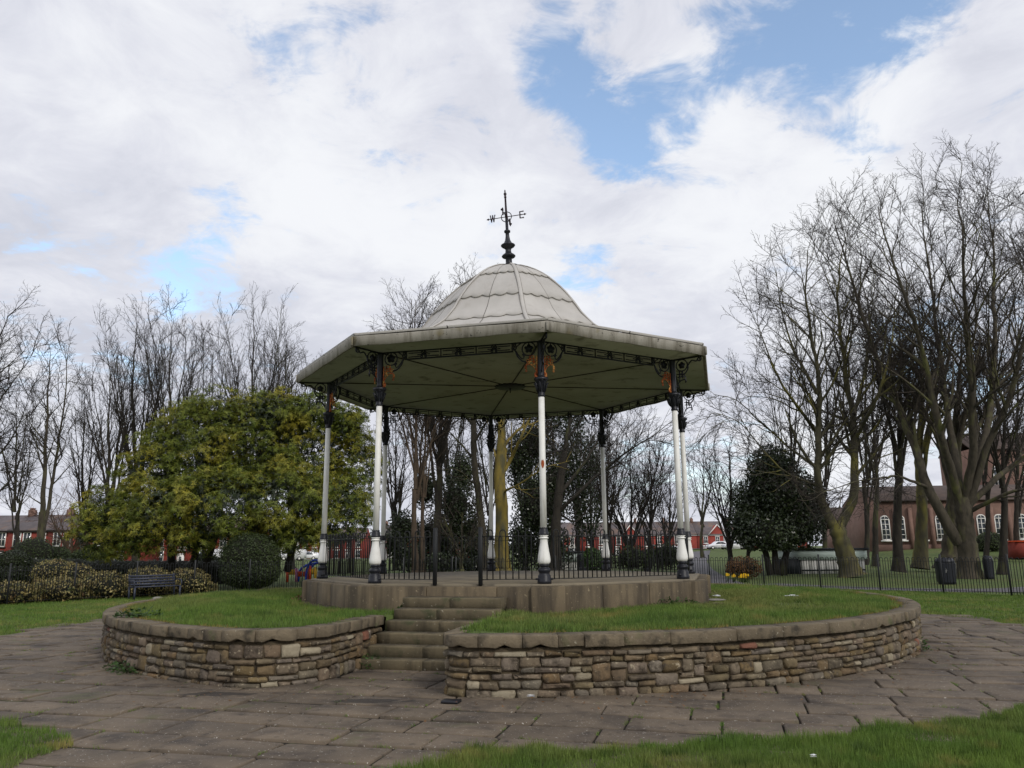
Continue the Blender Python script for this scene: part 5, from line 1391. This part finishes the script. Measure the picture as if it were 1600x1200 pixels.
# weeds
def weed(x, y, z, r_, h, n, label, seed, mat='weed', stretch=(1, 1), rot=0., group='weeds at the foot of the wall'):
    g = np.random.default_rng(seed); a = g.uniform(0, 2 * PI, n); rr = r_ * np.sqrt(g.random(n))
    lx, ly = rr * np.cos(a) * stretch[0], rr * np.sin(a) * stretch[1]
    P = np.stack([x + lx * math.cos(rot) - ly * math.sin(rot), y + lx * math.sin(rot) + ly * math.cos(rot), z + h * g.random(n) * (1 - .6 * (rr / r_) ** 2)], 1)
    V, q_ = scatter_leaves(g, P, np.tile([[0, 0, 1.]], (n, 1)), .07, .02, .7)
    root = tag(empty('weed', (x, y, z)), label, 'weed', group)
    MB().add(V, [q_]).obj('leaves', MT[mat], root)
    m = MB()
    for i in range(0, n, 6): m.tube([[x, y, z - .01], P[i] * .5 + np.array([x, y, z]) * .5 + np.array([0, 0, .02]), P[i]], .003, 3)
    m.obj('stems', MT[mat], root)
def onwall(line, sg, s, out, z=.02):
    x, y, nx, ny = wall_at(line, np.array([s])); return x[0] + sg * nx[0] * out, y[0] + sg * ny[0] * out
for i, (u, v, r_, h, n, st, ro, lb) in enumerate([(195, 1052, .34, .16, 150, (1.6, .6), -.75, 'leafy weed clump at the far left foot of the wall'), (470, 1066, .16, .10, 60, (1.3, .7), .4, 'small weed at the foot of the left wall near the steps'), (345, 1073, .1, .08, 35, (1.3, .7), -.2, 'tiny weed under the middle of the left wall'),
        (577, 1047, .17, .20, 90, (1, .7), 0, 'grassy weed in the corner of the lowest step'), (1432, 1018, .26, .26, 130, (.7, 1.2), 0, 'upright weed at the right end of the wall'), (1390, 1034, .36, .14, 140, (1.6, .5), .75, 'spreading weeds under the right end of the wall'), (1335, 1050, .28, .12, 90, (1.5, .5), .6, 'low weeds along the foot of the wall left of the spreading ones'),
        (1175, 1073, .22, .08, 70, (1.8, .5), .25, 'thin strip of weeds under the right wall'), (890, 1089, .25, .06, 70, (2.0, .4), 0, 'flat weeds beneath the big upright stone of the right wall')]):
    p = gnd(u, v); weed(p[0], p[1], .02, r_, h, n, lb, 200 + i, stretch=st, rot=ro)
for i, (u, v, r_, lb) in enumerate([(1040, 944, .45, 'ivy clump growing against the right front of the plinth'), (490, 935, .3, 'dry creeping plant at the left corner of the plinth'), (215, 962, .28, 'leafy plant spilling over the coping at the left'), (640, 952, .15, 'grass clump beside the upper steps')]):
    p = gnd(u, v, .74); weed(p[0], p[1], .72, r_, .14, 170, lb, 220 + i, 'weed' if i != 1 else 'leaf_brown', (1.5, .5), -.1, 'plants on the raised lawn')

# ------------------------------------------------------------------ buildings beyond the park
class Local:
    """local frame of a facade: x along it, y into the house, z up"""
    def __init__(s, x, y, z, a): s.M = TRZ(x, y, z, a); s.a = a
    def box(s, m, c, size): 
        p = s.M @ Vector(c); m.box(p, size, s.a); return m
    def pts(s, P): return [list(s.M @ Vector(p)) for p in P]
def window(F, parent, x, z, w, h, bars=(1, 1), arched=False, mat='trim', sill='trim', lintel=True):
    m = MB(); t = .09
    F.box(m, (x - w / 2 + t / 2, -.05, z + h / 2), (t, .1, h)); F.box(m, (x + w / 2 - t / 2, -.05, z + h / 2), (t, .1, h))
    F.box(m, (x, -.05, z + h - t / 2), (w - 2 * t, .098, t)); F.box(m, (x, -.05, z + t / 2), (w - 2 * t, .098, t))
    for i in range(bars[0]): F.box(m, (x - w / 2 + w * (i + 1) / (bars[0] + 1), -.045, z + h / 2), (.055, .08, h - 2 * t))
    for i in range(bars[1]): F.box(m, (x, -.043, z + h * (i + 1) / (bars[1] + 1)), (w - 2 * t, .07, .055))
    if arched:
        n = 10; o_ = [(x + (w / 2) * math.cos(PI * i / n), z + h + .42 * w * math.sin(PI * i / n)) for i in range(n + 1)]
        i_ = [(x + (w / 2 - t) * math.cos(PI * i / n), z + h + (.42 * w - t) * math.sin(PI * i / n)) for i in range(n + 1)]
        A = F.pts([(a_, -.1, b_) for a_, b_ in o_]); B = F.pts([(a_, -.1, b_) for a_, b_ in i_]); C_ = F.pts([(a_, 0, b_) for a_, b_ in o_])
        m.loft(np.array([C_, A, B]).transpose(1, 0, 2), False, False, closed=False)
        F.box(m, (x, -.045, z + h + .2 * w), (.055, .08, .4 * w))
    wo = m.obj('window', MT[mat], parent)
    m = MB(); F.box(m, (x, -.012, z + h / 2), (w - t, .02, h - t))
    if arched:
        n = 10; c = [(x, -.02, z + h)] + [(x + (w / 2 - t * .5) * math.cos(PI * i / n), -.02, z + h + (.42 * w - t * .5) * math.sin(PI * i / n)) for i in range(n + 1)]
        m.add(F.pts(c), [[[0, i + 1, i + 2] for i in range(n)]])
    m.obj('pane', MT['glass'], wo)
    if sill: m = MB(); F.box(m, (x, -.09, z - .08), (w + .25, .18, .14)); m.obj('sill', MT[sill], wo)
    if lintel: m = MB(); F.box(m, (x, -.04, z + h + .13), (w + .2, .08, .22)); m.obj('lintel', MT[sill or 'trim'], wo)
def gable_roof(F, W_, D, ez, rz, ov=.3):
    P = [(-ov * 0, -ov, ez - .05), (W_, -ov, ez - .05), (W_, D + ov, ez - .05), (0, D + ov, ez - .05), (0, D / 2, rz), (W_, D / 2, rz)]
    th = .14
    V = F.pts(P) + F.pts([(a_, b_, c_ + th) for a_, b_, c_ in P])
    return MB().add(V, [[[6, 7, 11, 10], [8, 9, 10, 11], [1, 0, 4, 5], [3, 2, 5, 4], [0, 1, 7, 6], [2, 3, 9, 8]], [[1, 5, 11, 7][0:4], [5, 2, 8, 11], [4, 0, 6, 10], [3, 4, 10, 9]]])
def house(label, x, y, z, a, W_, D, ez, rz, style, group, wallm='brick', gable=False, bay=False):
    F = Local(x, y, z, a)
    root = tag(empty('terraced_house', (x, y, z)), label, 'house', group)
    m = MB(); F.box(m, (W_ / 2, D / 2, ez / 2 - .3), (W_ - .01, D, ez + .6))
    V = F.pts([(.005, 0.0, ez), (.005, D, ez), (.005, D / 2, rz - .05), (W_ - .005, 0, ez), (W_ - .005, D, ez), (W_ - .005, D / 2, rz - .05)]); m.add(V, [[[1, 0, 2], [3, 4, 5]]])
    m.obj('wall', MT[wallm], root)
    ro = gable_roof(F, W_ - .02, D, ez, rz).obj('roof', MT['slate'], root)
    m = MB(); F.box(m, (.02, D * .5, rz + .2), (.55, 1.0, 1.2))
    for k in range(3): F.box(m, (.02, D * .5 - .33 + .33 * k, rz + .92), (.18, .18, .26))
    m.obj('chimney', MT['brick_pink'], ro)
    hs = ez / 2
    ww = style.get('ww', .95); wh1, wh2 = style.get('h1', 1.55), style.get('h2', 1.5)
    up = style.get('up', [.3, .7]); dn = style.get('dn', [.68]); dr = style.get('door', .22)
    for f in up: window(F, root, W_ * f, hs + .55, ww, wh2, (1, 1), sill=style.get('sill', 'trim'))
    if bay:
        b0, b1 = W_ * .45, W_ * .95
        m = MB(); P = [(b0, 0), (b0 + .5, -.8), (b1 - .5, -.8), (b1, 0)]
        lo = F.pts([(p[0], p[1], -.3) for p in P]); hi = F.pts([(p[0], p[1], hs + .15) for p in P]); m.loft([lo, hi], True, True); bo = m.obj('bay', MT[wallm], root)
        m = MB(); F.box(m, ((b0 + b1) / 2, -.42, hs + .25), (b1 - b0 + .1, .95, .22)); m.obj('bay_cornice', MT['trim'], bo)
        F2 = Local(*(F.M @ Vector((0, -.8, 0))), a)
        window(F2, bo, (b0 + b1) / 2, .8, b1 - b0 - 1.15, wh1, (2, 1))
    else:
        for f in dn: window(F, root, W_ * f, .85, ww * 1.2, wh1, (1, 1), sill=style.get('sill', 'trim'))
    m = MB(); F.box(m, (W_ * dr, -.04, 1.05), (.95, .1, 2.1)); do = m.obj('door', MT['trim'], root)
    m = MB(); F.box(m, (W_ * dr, -.1, 1.3), (.3, .02, .7)); m.obj('door_pane', MT['glass'], do)
    m = MB(); F.box(m, (W_ * dr, -.05, 2.45), (1.15, .12, .35)); m.obj('door_lintel', MT['trim'], do)
    m = MB(); F.box(m, (W_ / 2, -.12, ez - .12), (W_ - .03, .2, .2)); m.obj('gutter', MT[style.get('gut', 'trim')], root)
    if gable:
        g0, g1 = W_ * .4, W_; gz = ez + (g1 - g0) * .52
        m = MB(); V = F.pts([(g0, -.25, ez - .1), (g1, -.25, ez - .1), ((g0 + g1) / 2, -.25, gz), (g0, 1.2, ez - .1), (g1, 1.2, ez - .1), ((g0 + g1) / 2, 3.0, gz)])
        m.add(V, [[[0, 1, 2]], [[1, 4, 5, 2], [3, 0, 2, 5]]]); go = m.obj('gable', MT['brick'], root)
        for (p, q_) in (((g0 - .1, ez - .15), ((g0 + g1) / 2, gz + .08)), ((g1 + .1, ez - .15), ((g0 + g1) / 2, gz + .08))):
            m = MB(); m.tube(F.pts([(p[0], -.32, p[1]), (q_[0], -.32, q_[1])]), .13, 4); m.obj('bargeboard', MT['trim'], go)
    return root
sA = dict(sill='sill', gut='sill', ww=1.0, h2=1.75, up=[.22, .45, .80], dn=[.3, .75], door=.52)
LA = ['brick terraced house with slate roof at the far left edge', 'brick terraced house behind the rounded dark shrub', 'brick terraced house behind the low reddish-brown tree', 'brick terraced house half hidden by the evergreen\'s left side']
for i in range(4):
    house(LA[i], at(-52 + i * 66, 860, 82)[0], 82 - i * .5, -.6, -.03, 5.36, 8.5, 5.0, 6.95, sA, 'brick terrace on the left')
sB = dict(ww=.95, up=[.3, .7], dn=[.7], door=.25)
LB = ['brick house glimpsed under the evergreen left of its trunks', 'brick house glimpsed between the evergreen trunks', 'brick house glimpsed left of the clipped dome bush']
for i in range(3): house(LB[i], at(205 + i * 62, 860, 88)[0], 88, -.6, .02, 5.3, 8, 4.6, 6.6, sB, 'brick terrace behind the evergreen')
LC = ['white rendered house right of the clipped dome bush', 'red terraced house with white lintels beside the white house', 'red terraced house partly behind the left column', 'red terraced house seen through the left railings']
for i in range(4): house(LC[i], at(433 + i * 34, 860, 150)[0], 150, -.8, .02, 4.62, 8, 5.0, 7.0, sB, 'terrace behind the left columns', 'render' if i == 0 else 'brick')
LD = ['red house glimpsed left of the straight brown trunk', 'red house glimpsed behind the leaning grove trunks', 'red house glimpsed behind the entrance gap']
for i in range(3): house(LD[i], at(598 + i * 46, 860, 140)[0], 140, -.6, 0, 5.85, 8, 4.8, 7, sB, 'terrace behind the grove')
LE = ['far red terraced house behind the front column', 'far red terraced house behind the small bright bush', 'far red terraced house right of the back right column', 'far red terraced house with dark roof seen through the right railing', 'far red terraced house left of the right rear column', 'far red terraced house with pointed gable right of the columns']
for i in range(6): house(LE[i], at(862 + i * 45.5, 856, 162)[0], 162, -.6, 0, 6.62, 9, 5.0, 7.9, sB, 'far red terrace', gable=i in (2, 5), bay=i in (0, 3, 5))
house('white rendered house glimpsed under the small crooked tree', at(1148, 856, 140)[0], 140, -.4, 0, 6, 8, 4.6, 6.6, sB, 'far houses on the right', 'render')
house('red house glimpsed below the dark holly', at(1190, 856, 120)[0], 120, -.4, 0, 8, 8, 4.2, 6, sB, 'far houses on the right')
# low brick building with a row of white windows
x0 = at(1312, 850, 78)[0]; F = Local(x0, 78, 1.0, -.05)
lowb = tag(empty('low_building', (x0, 78, 1.0)), 'low brown brick building with white windows behind the cabin', 'building')
m = MB(); F.box(m, (2.6, 3, 1.2), (5.2, 6, 3.0)); m.obj('wall', MT['brick_pink'], lowb)
gable_roof(F, 5.2, 6, 2.75, 5.2).obj('roof', MT['roofbrown'], lowb)
for k in range(4): window(F, lowb, .65 + k * .62, 1.1, .56, 1.0, (0, 0), sill=None, lintel=False)
window(F, lowb, 4.3, 1.2, 1.1, .9, (1, 0))
# the church hall
HX = at(1372, 850, 62)[0]; HA = -.10
F = Local(HX, 62, .9, HA); HW = 24.0
hall = tag(empty('church_hall', (HX, 62, .9)), 'pink brick church hall with tall white arched windows behind the big tree', 'building')
m = MB(); F.box(m, (HW / 2, 5, 2.35), (HW, 10, 5.5)); V = F.pts([(0, 0, 5.1), (0, 10, 5.1), (0, 5, 6.8), (HW, 0, 5.1), (HW, 10, 5.1), (HW, 5, 6.8)]); m.add(V, [[[1, 0, 2], [3, 4, 5]]]); m.obj('wall', MT['brick_pink'], hall)
gable_roof(F, HW, 10, 5.1, 6.8).obj('roof', MT['roofbrown'], hall)
wx = [.55, 2.0, 4.0, 5.75, 7.55, 9.65, 11.3, 13.4, 15.4, 17.4]
for k, x_ in enumerate(wx):
    window(F, hall, x_ + .3, 1.3, .86, 2.05, (1, 3), True, sill='trim', lintel=False)
    m = MB(); F.box(m, (x_ + 1.25, -.16, 2.0), (.34, .32, 4.8)); m.obj('buttress', MT['brick_pink'], hall)
m = MB(); F.box(m, (HW / 2, -.06, .35), (HW, .12, 1.0)); m.obj('plinth_band', MT['brick_pink'], hall)
tx = at(1532, 800, 70)[0]; F2 = Local(tx, 70.5, .9, HA)
m = MB(); F2.box(m, (6, 4, 5.3), (12, 8, 12.0)); m.obj('tower_block', MT['brick_pink'], hall)
gable_roof(F2, 12, 8, 11.2, 13.4).obj('roof', MT['roofbrown'], hall)
for k in range(2): window(F2, hall, 2.5 + 3.2 * k, 7.0, .8, 2.0, (1, 2), True, lintel=False)
# red garden shed at the edge
p = at(1600, 850, 44); F = Local(p[0] - .45, 44, .75, .1)
sh = tag(empty('red_shed', (p[0], 44, .75)), 'small orange-red shed on the church lawn at the right edge', 'shed')
m = MB(); F.box(m, (.9, .8, .5), (1.8, 1.6, 1.2)); m.obj('wall', MT['brick'], sh)
m = MB(); F.box(m, (.9, .8, 1.16), (2.0, 1.8, .1)); m.obj('roof', MT['orange'], sh)
# pale green cabins
def cabin(x, y, z, W_, H, D, a, label, dark=True):
    F = Local(x, y, z, a); root = tag(empty('cabin', (x, y, z)), label, 'cabin', 'pale cabins in the park')
    m = MB(); F.box(m, (W_ / 2, D / 2, H * .3), (W_, D, H * .6 + .01)); m.obj('wall', MT['render'], root)
    m = MB(); F.box(m, (W_ / 2, D / 2, H * .78), (W_ + .3, D + .3, H * .36)); m.obj('upper_panel', MT['cabin'], root)
    m = MB(); F.box(m, (W_ / 2, D / 2, H + .02), (W_ + .5, D + .5, .12)); m.obj('roof', MT['cabin_dark'], root)
    n = int(W_ / .5)
    for k in range(n): m = MB(); F.box(m, (W_ * (k + .5) / n, -.02, H * .3), (W_ / n - .03, .04, H * .56)); m.obj('panel', MT['render'], root)
    m = MB(); F.box(m, (W_ / 2, -.06, H * .16), (W_, .05, .08)); m.obj('rail', MT['cabin_dark'], root)
    if dark: m = MB(); F.box(m, (-.62, .6, H * .32), (1.2, 1.2, H * .62)); m.obj('dark_bin_store', MT['cabin_dark'], root)
    return root
p = at(1252, 890, 33); cabin(p[0], 33, -.02, 4.1, 1.5, 3.0, .06, 'pale green and white flat-roofed cabin behind the twin-stemmed tree')
p = at(866, 890, 40); cabin(p[0], 40, -.1, 2.7, 1.5, 2.4, 0, 'small pale cabin with dark roof behind the front column', False)

# ------------------------------------------------------------------ cars
def car(x, y, z, a, label, mat='carwhite', L_=4.2, H=1.48, van=False):
    root = tag(empty('parked_car', (x, y, z)), label, 'car', 'cars parked along the far road')
    F = Local(x, y, z, a); W_ = 1.72
    if van: pr_ = [(-L_ / 2, .35), (-L_ / 2, 1.0), (-L_ / 2 + .35, 1.12), (-L_ / 2 + .9, 1.85), (L_ / 2 - .1, 1.9), (L_ / 2, 1.7), (L_ / 2, .35)]
    else: pr_ = [(-L_ / 2, .35), (-L_ / 2 - .03, .62), (-L_ / 2 + .12, .82), (-L_ / 2 + 1.1, .95), (-L_ / 2 + 1.75, H - .05), (L_ / 2 - 1.4, H), (L_ / 2 - .45, H - .18), (L_ / 2 - .08, .95), (L_ / 2, .6), (L_ / 2 - .03, .35)]
    m = MB(); rings = [F.pts([(p[0] * (1 if abs(s) < 1 else .985), s * W_ / 2, p[1] * (1 if abs(s) < 1 or p[1] < .9 else .965)) for p in pr_]) for s in (-1, -.86, .86, 1)]
    m.loft(rings); bo = m.obj('body', MT[mat], root)
    for s in (-1, 1):
        m = MB()
        top = H - .12 if not van else 1.72
        Pw = [(-L_ / 2 + 1.35, .98), (-L_ / 2 + 1.85, top), (L_ / 2 - 1.45, top + .02), (L_ / 2 - .75, .98)] if not van else [(-L_ / 2 + .6, 1.15), (-L_ / 2 + 1.0, 1.7), (-L_ / 2 + 1.7, 1.7), (-L_ / 2 + 1.7, 1.15)]
        m.loft([F.pts([(p[0], s * (W_ / 2 - .0), p[1]) for p in Pw]), F.pts([(p[0], s * (W_ / 2 + .012), p[1]) for p in Pw])]); m.obj('side_window', MT['glass'], bo)
        for wx_ in (-L_ / 2 + .8, L_ / 2 - .8):
            m = MB().lathe([(.31, -.1), (.33, -.08), (.33, .08), (.31, .1)], 16); V = m.V[0]
            m.V[0] = np.array(F.pts([(wx_ + p[0], s * (W_ / 2 - .06) + p[2], .33 + p[1]) for p in V])); wo = m.obj('wheel', MT['tyre'], root)
            m = MB().lathe([(.2, -.105), (.2, .105)], 10); V = m.V[0]
            m.V[0] = np.array(F.pts([(wx_ + p[0], s * (W_ / 2 - .06) + p[2], .33 + p[1]) for p in V])); m.obj('hub', MT['trim'], wo)
    for s in (-1, 1):
        m = MB(); F.box(m, (-L_ / 2 + .02, s * .6, .68), (.12, .3, .14)); m.obj('headlight', MT['glass'], bo)
    return root
for (u, Yc, a, lb, mt, van) in [(1122, 128, .15, 'white car parked in front of the gabled red house', 'carwhite', False), (458, 118, 0, 'white van parked left among the cars beside the clipped dome bush', 'carwhite', True), (480, 120, 0, 'white car parked by the red terrace left of the left column', 'carwhite', False),
                                (1048, 130, .1, 'white car glimpsed through the right railing', 'carwhite', False), (1150, 116, 0, 'white car glimpsed under the small crooked tree', 'carwhite', False), (334, 74, 0, 'white van glimpsed between the evergreen and the dome bush', 'carwhite', True)]:
    p = at(u, 862, Yc); car(p[0], Yc, ground_z(p[0], Yc) + .03, a, lb, mt, van=van)

# ------------------------------------------------------------------ bench, bins, playground, small things
bx, by = np.array([gnd(198, 937)[0], gnd(198, 937)[1]]), np.array([gnd(272, 933)[0], gnd(272, 933)[1]])
c = (bx + by) / 2; c *= 18.6 / np.hypot(*c); an = math.atan2(*(c)[::-1]) + PI / 2
bench = tag(empty('park_bench', (c[0], c[1], 0)), 'dark metal park bench with slatted back in front of the fence', 'bench')
F = Local(c[0], c[1], 0, an + PI)
W_ = 1.72
sgn_ = 1
for k in range(4): m = MB(); F.box(m, (0, -.22 + .13 * k, .45), (W_, .10, .03)); m.obj('seat_slat', MT['bench'], bench)
for k in range(4): m = MB(); F.box(m, (0, .27 + .035 * k, .53 + .10 * k), (W_, .025, .065)); m.obj('back_slat', MT['bench'], bench)
for k in range(15): m = MB(); m.tube(F.pts([(-W_ / 2 + .09 + k * (W_ - .18) / 14, .265, .5), (-W_ / 2 + .09 + k * (W_ - .18) / 14, .395, .86)]), .011, 4); m.obj('back_bar', MT['bench'], bench)
for s in (-1, 1):
    for yy, top in ((-.26, .45), (.26, .45)):
        m = MB(); F.box(m, (s * (W_ / 2 - .03), yy, top / 2), (.06, .05, top)); m.obj('leg', MT['bench'], bench)
    m = MB(); m.tube(F.pts([(s * (W_ / 2 + .01), -.27, .45), (s * (W_ / 2 + .01), -.27, .63), (s * (W_ / 2 + .01), -.2, .68), (s * (W_ / 2 + .01), .3, .68)]), .022, 5); m.obj('armrest', MT['bench'], bench)
    m = MB(); m.tube(F.pts([(s * (W_ / 2 - .03), .26, .43), (s * (W_ / 2 - .03), .41, .90)]), .024, 5); m.obj('back_post', MT['bench'], bench)
def rock(x, y, z, s, label, seed, mat='rock', name='rock', cat='rock', flat=.6, group=None):
    g = np.random.default_rng(seed); m = MB(); th = np.linspace(0, PI, 7); ph = np.arange(9) * 2 * PI / 9; rings = []
    for t in th:
        rr = s * (1 + g.uniform(-.22, .22, 9)); rings.append(np.stack([x + np.sin(t) * np.cos(ph) * rr, y + np.sin(t) * np.sin(ph) * rr * .8, np.full(9, z + s * flat * .5) - np.cos(t) * s * flat * .6], 1))
    m.loft(rings); return tag(m.obj(name, MT[mat]), label, cat, group)
p = gnd(247, 938); rock(p[0], p[1], 0, .2, 'pale grey rock lying in the grass in front of the bench', 1)
p = gnd(1117, 938, .74); rock(p[0], p[1], .73, .2, 'flat pale stone on the grass at the right corner of the plinth', 2, flat=.2, group='loose pale stones by the plinth')
p = gnd(1120, 943, .74); rock(p[0], p[1], .73, .13, 'smaller dark flat stone just below the pale one by the plinth', 3, 'coping', flat=.2, group='loose pale stones by the plinth')
# litter
def paper(u, v, z, s, label, seed, mat='paper', name='litter', h=.4):
    p = gnd(u, v, z); g = np.random.default_rng(seed); n = 6; V = []
    for i in range(n):
        for j in range(n):
            fx, fy = i / (n - 1) - .5, j / (n - 1) - .5
            V.append([p[0] + fx * s * 2 + g.uniform(-.1, .1) * s * .4, p[1] + fy * s * 1.3, z + .03 + s * h * max(0, .5 - math.hypot(fx, fy)) + g.uniform(0, .1) * s])
    Q_ = [[i * n + j, (i + 1) * n + j, (i + 1) * n + j + 1, i * n + j + 1] for i in range(n - 1) for j in range(n - 1)]
    V2 = np.array(V) - np.array([0, 0, .012]); m = MB().add(V, [Q_]); m.add(V2, [np.array(Q_)[:, ::-1]])
    return tag(m.obj(name, MT[mat]), label, 'litter', 'scraps of litter')
paper(1238, 934, .76, .13, 'crumpled white paper lying on the raised lawn at the right', 1)
paper(577, 1044, .02, .05, 'small orange-yellow wrapper beside the lowest step', 2, 'yellow', h=1.2)
paper(830, 1090, .02, .05, 'small white scrap at the foot of the right wall', 3, h=.8)
paper(905, 1088, .02, .045, 'white scrap right of the other scrap at the wall foot', 4, h=.8)
paper(1271, 1186, .06, .025, 'tiny white scrap in the near grass', 5, h=.8)
paper(1120, 933, .74, .07, 'white scrap beside the flat stones by the plinth', 6)
# bins
def litter_bin(x, y, z, label, h=1.05, w=.52, mark=False, taper=.85):
    root = tag(empty('litter_bin', (x, y, z)), label, 'bin', 'dark litter bins')
    m = MB(); r0, r1 = w / 2 * taper, w / 2
    rings = []
    for r_, zz in ((r0, .08), (r0, .1), (r1, h * .78), (r1, h * .8)):
        rings.append([[x + sx * r_, y + sy * r_, z + zz] for sx, sy in ((-1, -.7), (-.7, -1), (.7, -1), (1, -.7), (1, .7), (.7, 1), (-.7, 1), (-1, .7))])
    m.loft(rings); m.obj('body', MT['bin'], root)
    m = MB().lathe([(r1 * 1.12, h * .80), (r1 * 1.14, h * .84), (r1 * .95, h * .97), (r1 * .5, h)], 8, (x, y, z), rot=PI / 8); m.obj('hood', MT['bin'], root)
    m = MB().box((x, y, z + .05), (w * .7, w * .7, .1)); m.obj('foot', MT['iron'], root)
    if mark:
        d = nrmz(np.array([[CX - x, CY - y]]))[0]; a = math.atan2(d[1], d[0]); F = Local(x, y, z, a + PI / 2)
        m = MB()
        for pts in ([(-.05, .62), (.03, .70)], [(-.05, .62), (.06, .61)], [(.03, .70), (.02, .52)], [(-.03, .53), (.05, .53)]):
            m.tube(F.pts([(px_, -r1 * 1.03, pz) for px_, pz in pts]), .014, 4)
        m.obj('white_emblem', MT['trim'], root)
    return root
p = gnd(1480, 913) ; litter_bin(p[0], p[1], 0, 'dark litter bin with white emblem in front of the huge tree', 1.15, .72, True)
p = gnd(1547, 905); litter_bin(p[0] , p[1] , 0, 'slim dark bin near the right edge behind the fence', 1.15, .42)
p = gnd(897, 893); litter_bin(p[0], 36, -.02, 'dark bin between the front column and the small bright bush', 1.35, .62, taper=.95)
p = gnd(1243, 892); litter_bin(p[0], 34, -.02, 'dark bin at the left end of the pale green cabin', 1.2, .8, taper=.95)
p = gnd(993, 893); litter_bin(p[0], 36, -.02, 'dark bin seen through the right railing left of the gatehouse column', 1.2, .5, taper=.9)
# daffodils
root = tag(empty('daffodil_clump', (gnd(1150, 912)[0], gnd(1150, 912)[1], 0)), 'clump of yellow daffodils at the fence right of the bandstand', 'flowers')
p = gnd(1150, 910); g = np.random.default_rng(5); m1, m2 = MB(), MB()
for i in range(16):
    x, y = p[0] + g.normal() * .27, p[1] + g.normal() * .2; h = g.uniform(.22, .4)
    m2.tube([[x, y, 0], [x + .03, y, h * .6], [x + g.normal() * .04, y, h]], .009, 3)
    n_ = g.uniform(.06, .09); aa = np.arange(6) * PI / 3
    V = [[x, y - .02, h]] + [[x + n_ * math.cos(t), y - .02 + .02 * math.sin(t * 2), h + n_ * math.sin(t)] for t in aa]; m1.add(V, [[[0, 1 + k, 1 + (k + 1) % 6] for k in range(6)]])
    for k in range(4): m2.tube([[x, y, 0], [x + g.normal() * .08, y + g.normal() * .05, h * .8]], [.011, .003], 3)
m1.obj('blossoms', MT['petal'], root); m2.obj('leaves', MT['weed'], root)
# playground frame beside the left column
p0 = at(470, 905, 27)
pg = tag(empty('playground_frame', (p0[0], 27, 0)), 'colourful playground frame with blue arched bars left of the bandstand', 'play equipment')
for k, (u0, u1, vt, mt) in enumerate([(478, 500, 876, 'blue'), (482, 506, 880, 'blue'), (466, 490, 884, 'blue')]):
    A, B, C_ = at(u0, 905, 27 + k * .5), at((u0 + u1) / 2, vt, 27 + k * .5), at(u1 + 4, 878 + k, 27 + k * .5); A[2] = 0
    m = MB(); m.tube(catmull([A, (A + B) / 2 + np.array([-.12, 0, .18]), B, C_], 14), .07, 6); m.obj('arched_bar', MT[mt], pg, True)
for k, (u, vt, mt) in enumerate([(449, 890, 'orange'), (463, 888, 'pink'), (479, 888, 'orange'), (484, 884, 'orange'), (493, 886, 'yellow')]):
    A, B = at(u, 905, 27.4), at(u, vt, 27.4); A[2] = 0; m = MB(); m.tube([A, B], .085, 7); m.obj('post', MT[mt], pg)
for k, (u0, u1, v, mt) in enumerate([(449, 463, 893, 'yellow'), (479, 494, 892, 'yellow'), (463, 480, 896, 'orange')]):
    A, B = at(u0, v, 27.4), at(u1, v + 2, 27.4); m = MB(); c_ = (A + B) / 2; m.box(c_, (np.linalg.norm(B - A), .08, .28)); m.obj('panel', MT[mt], pg)
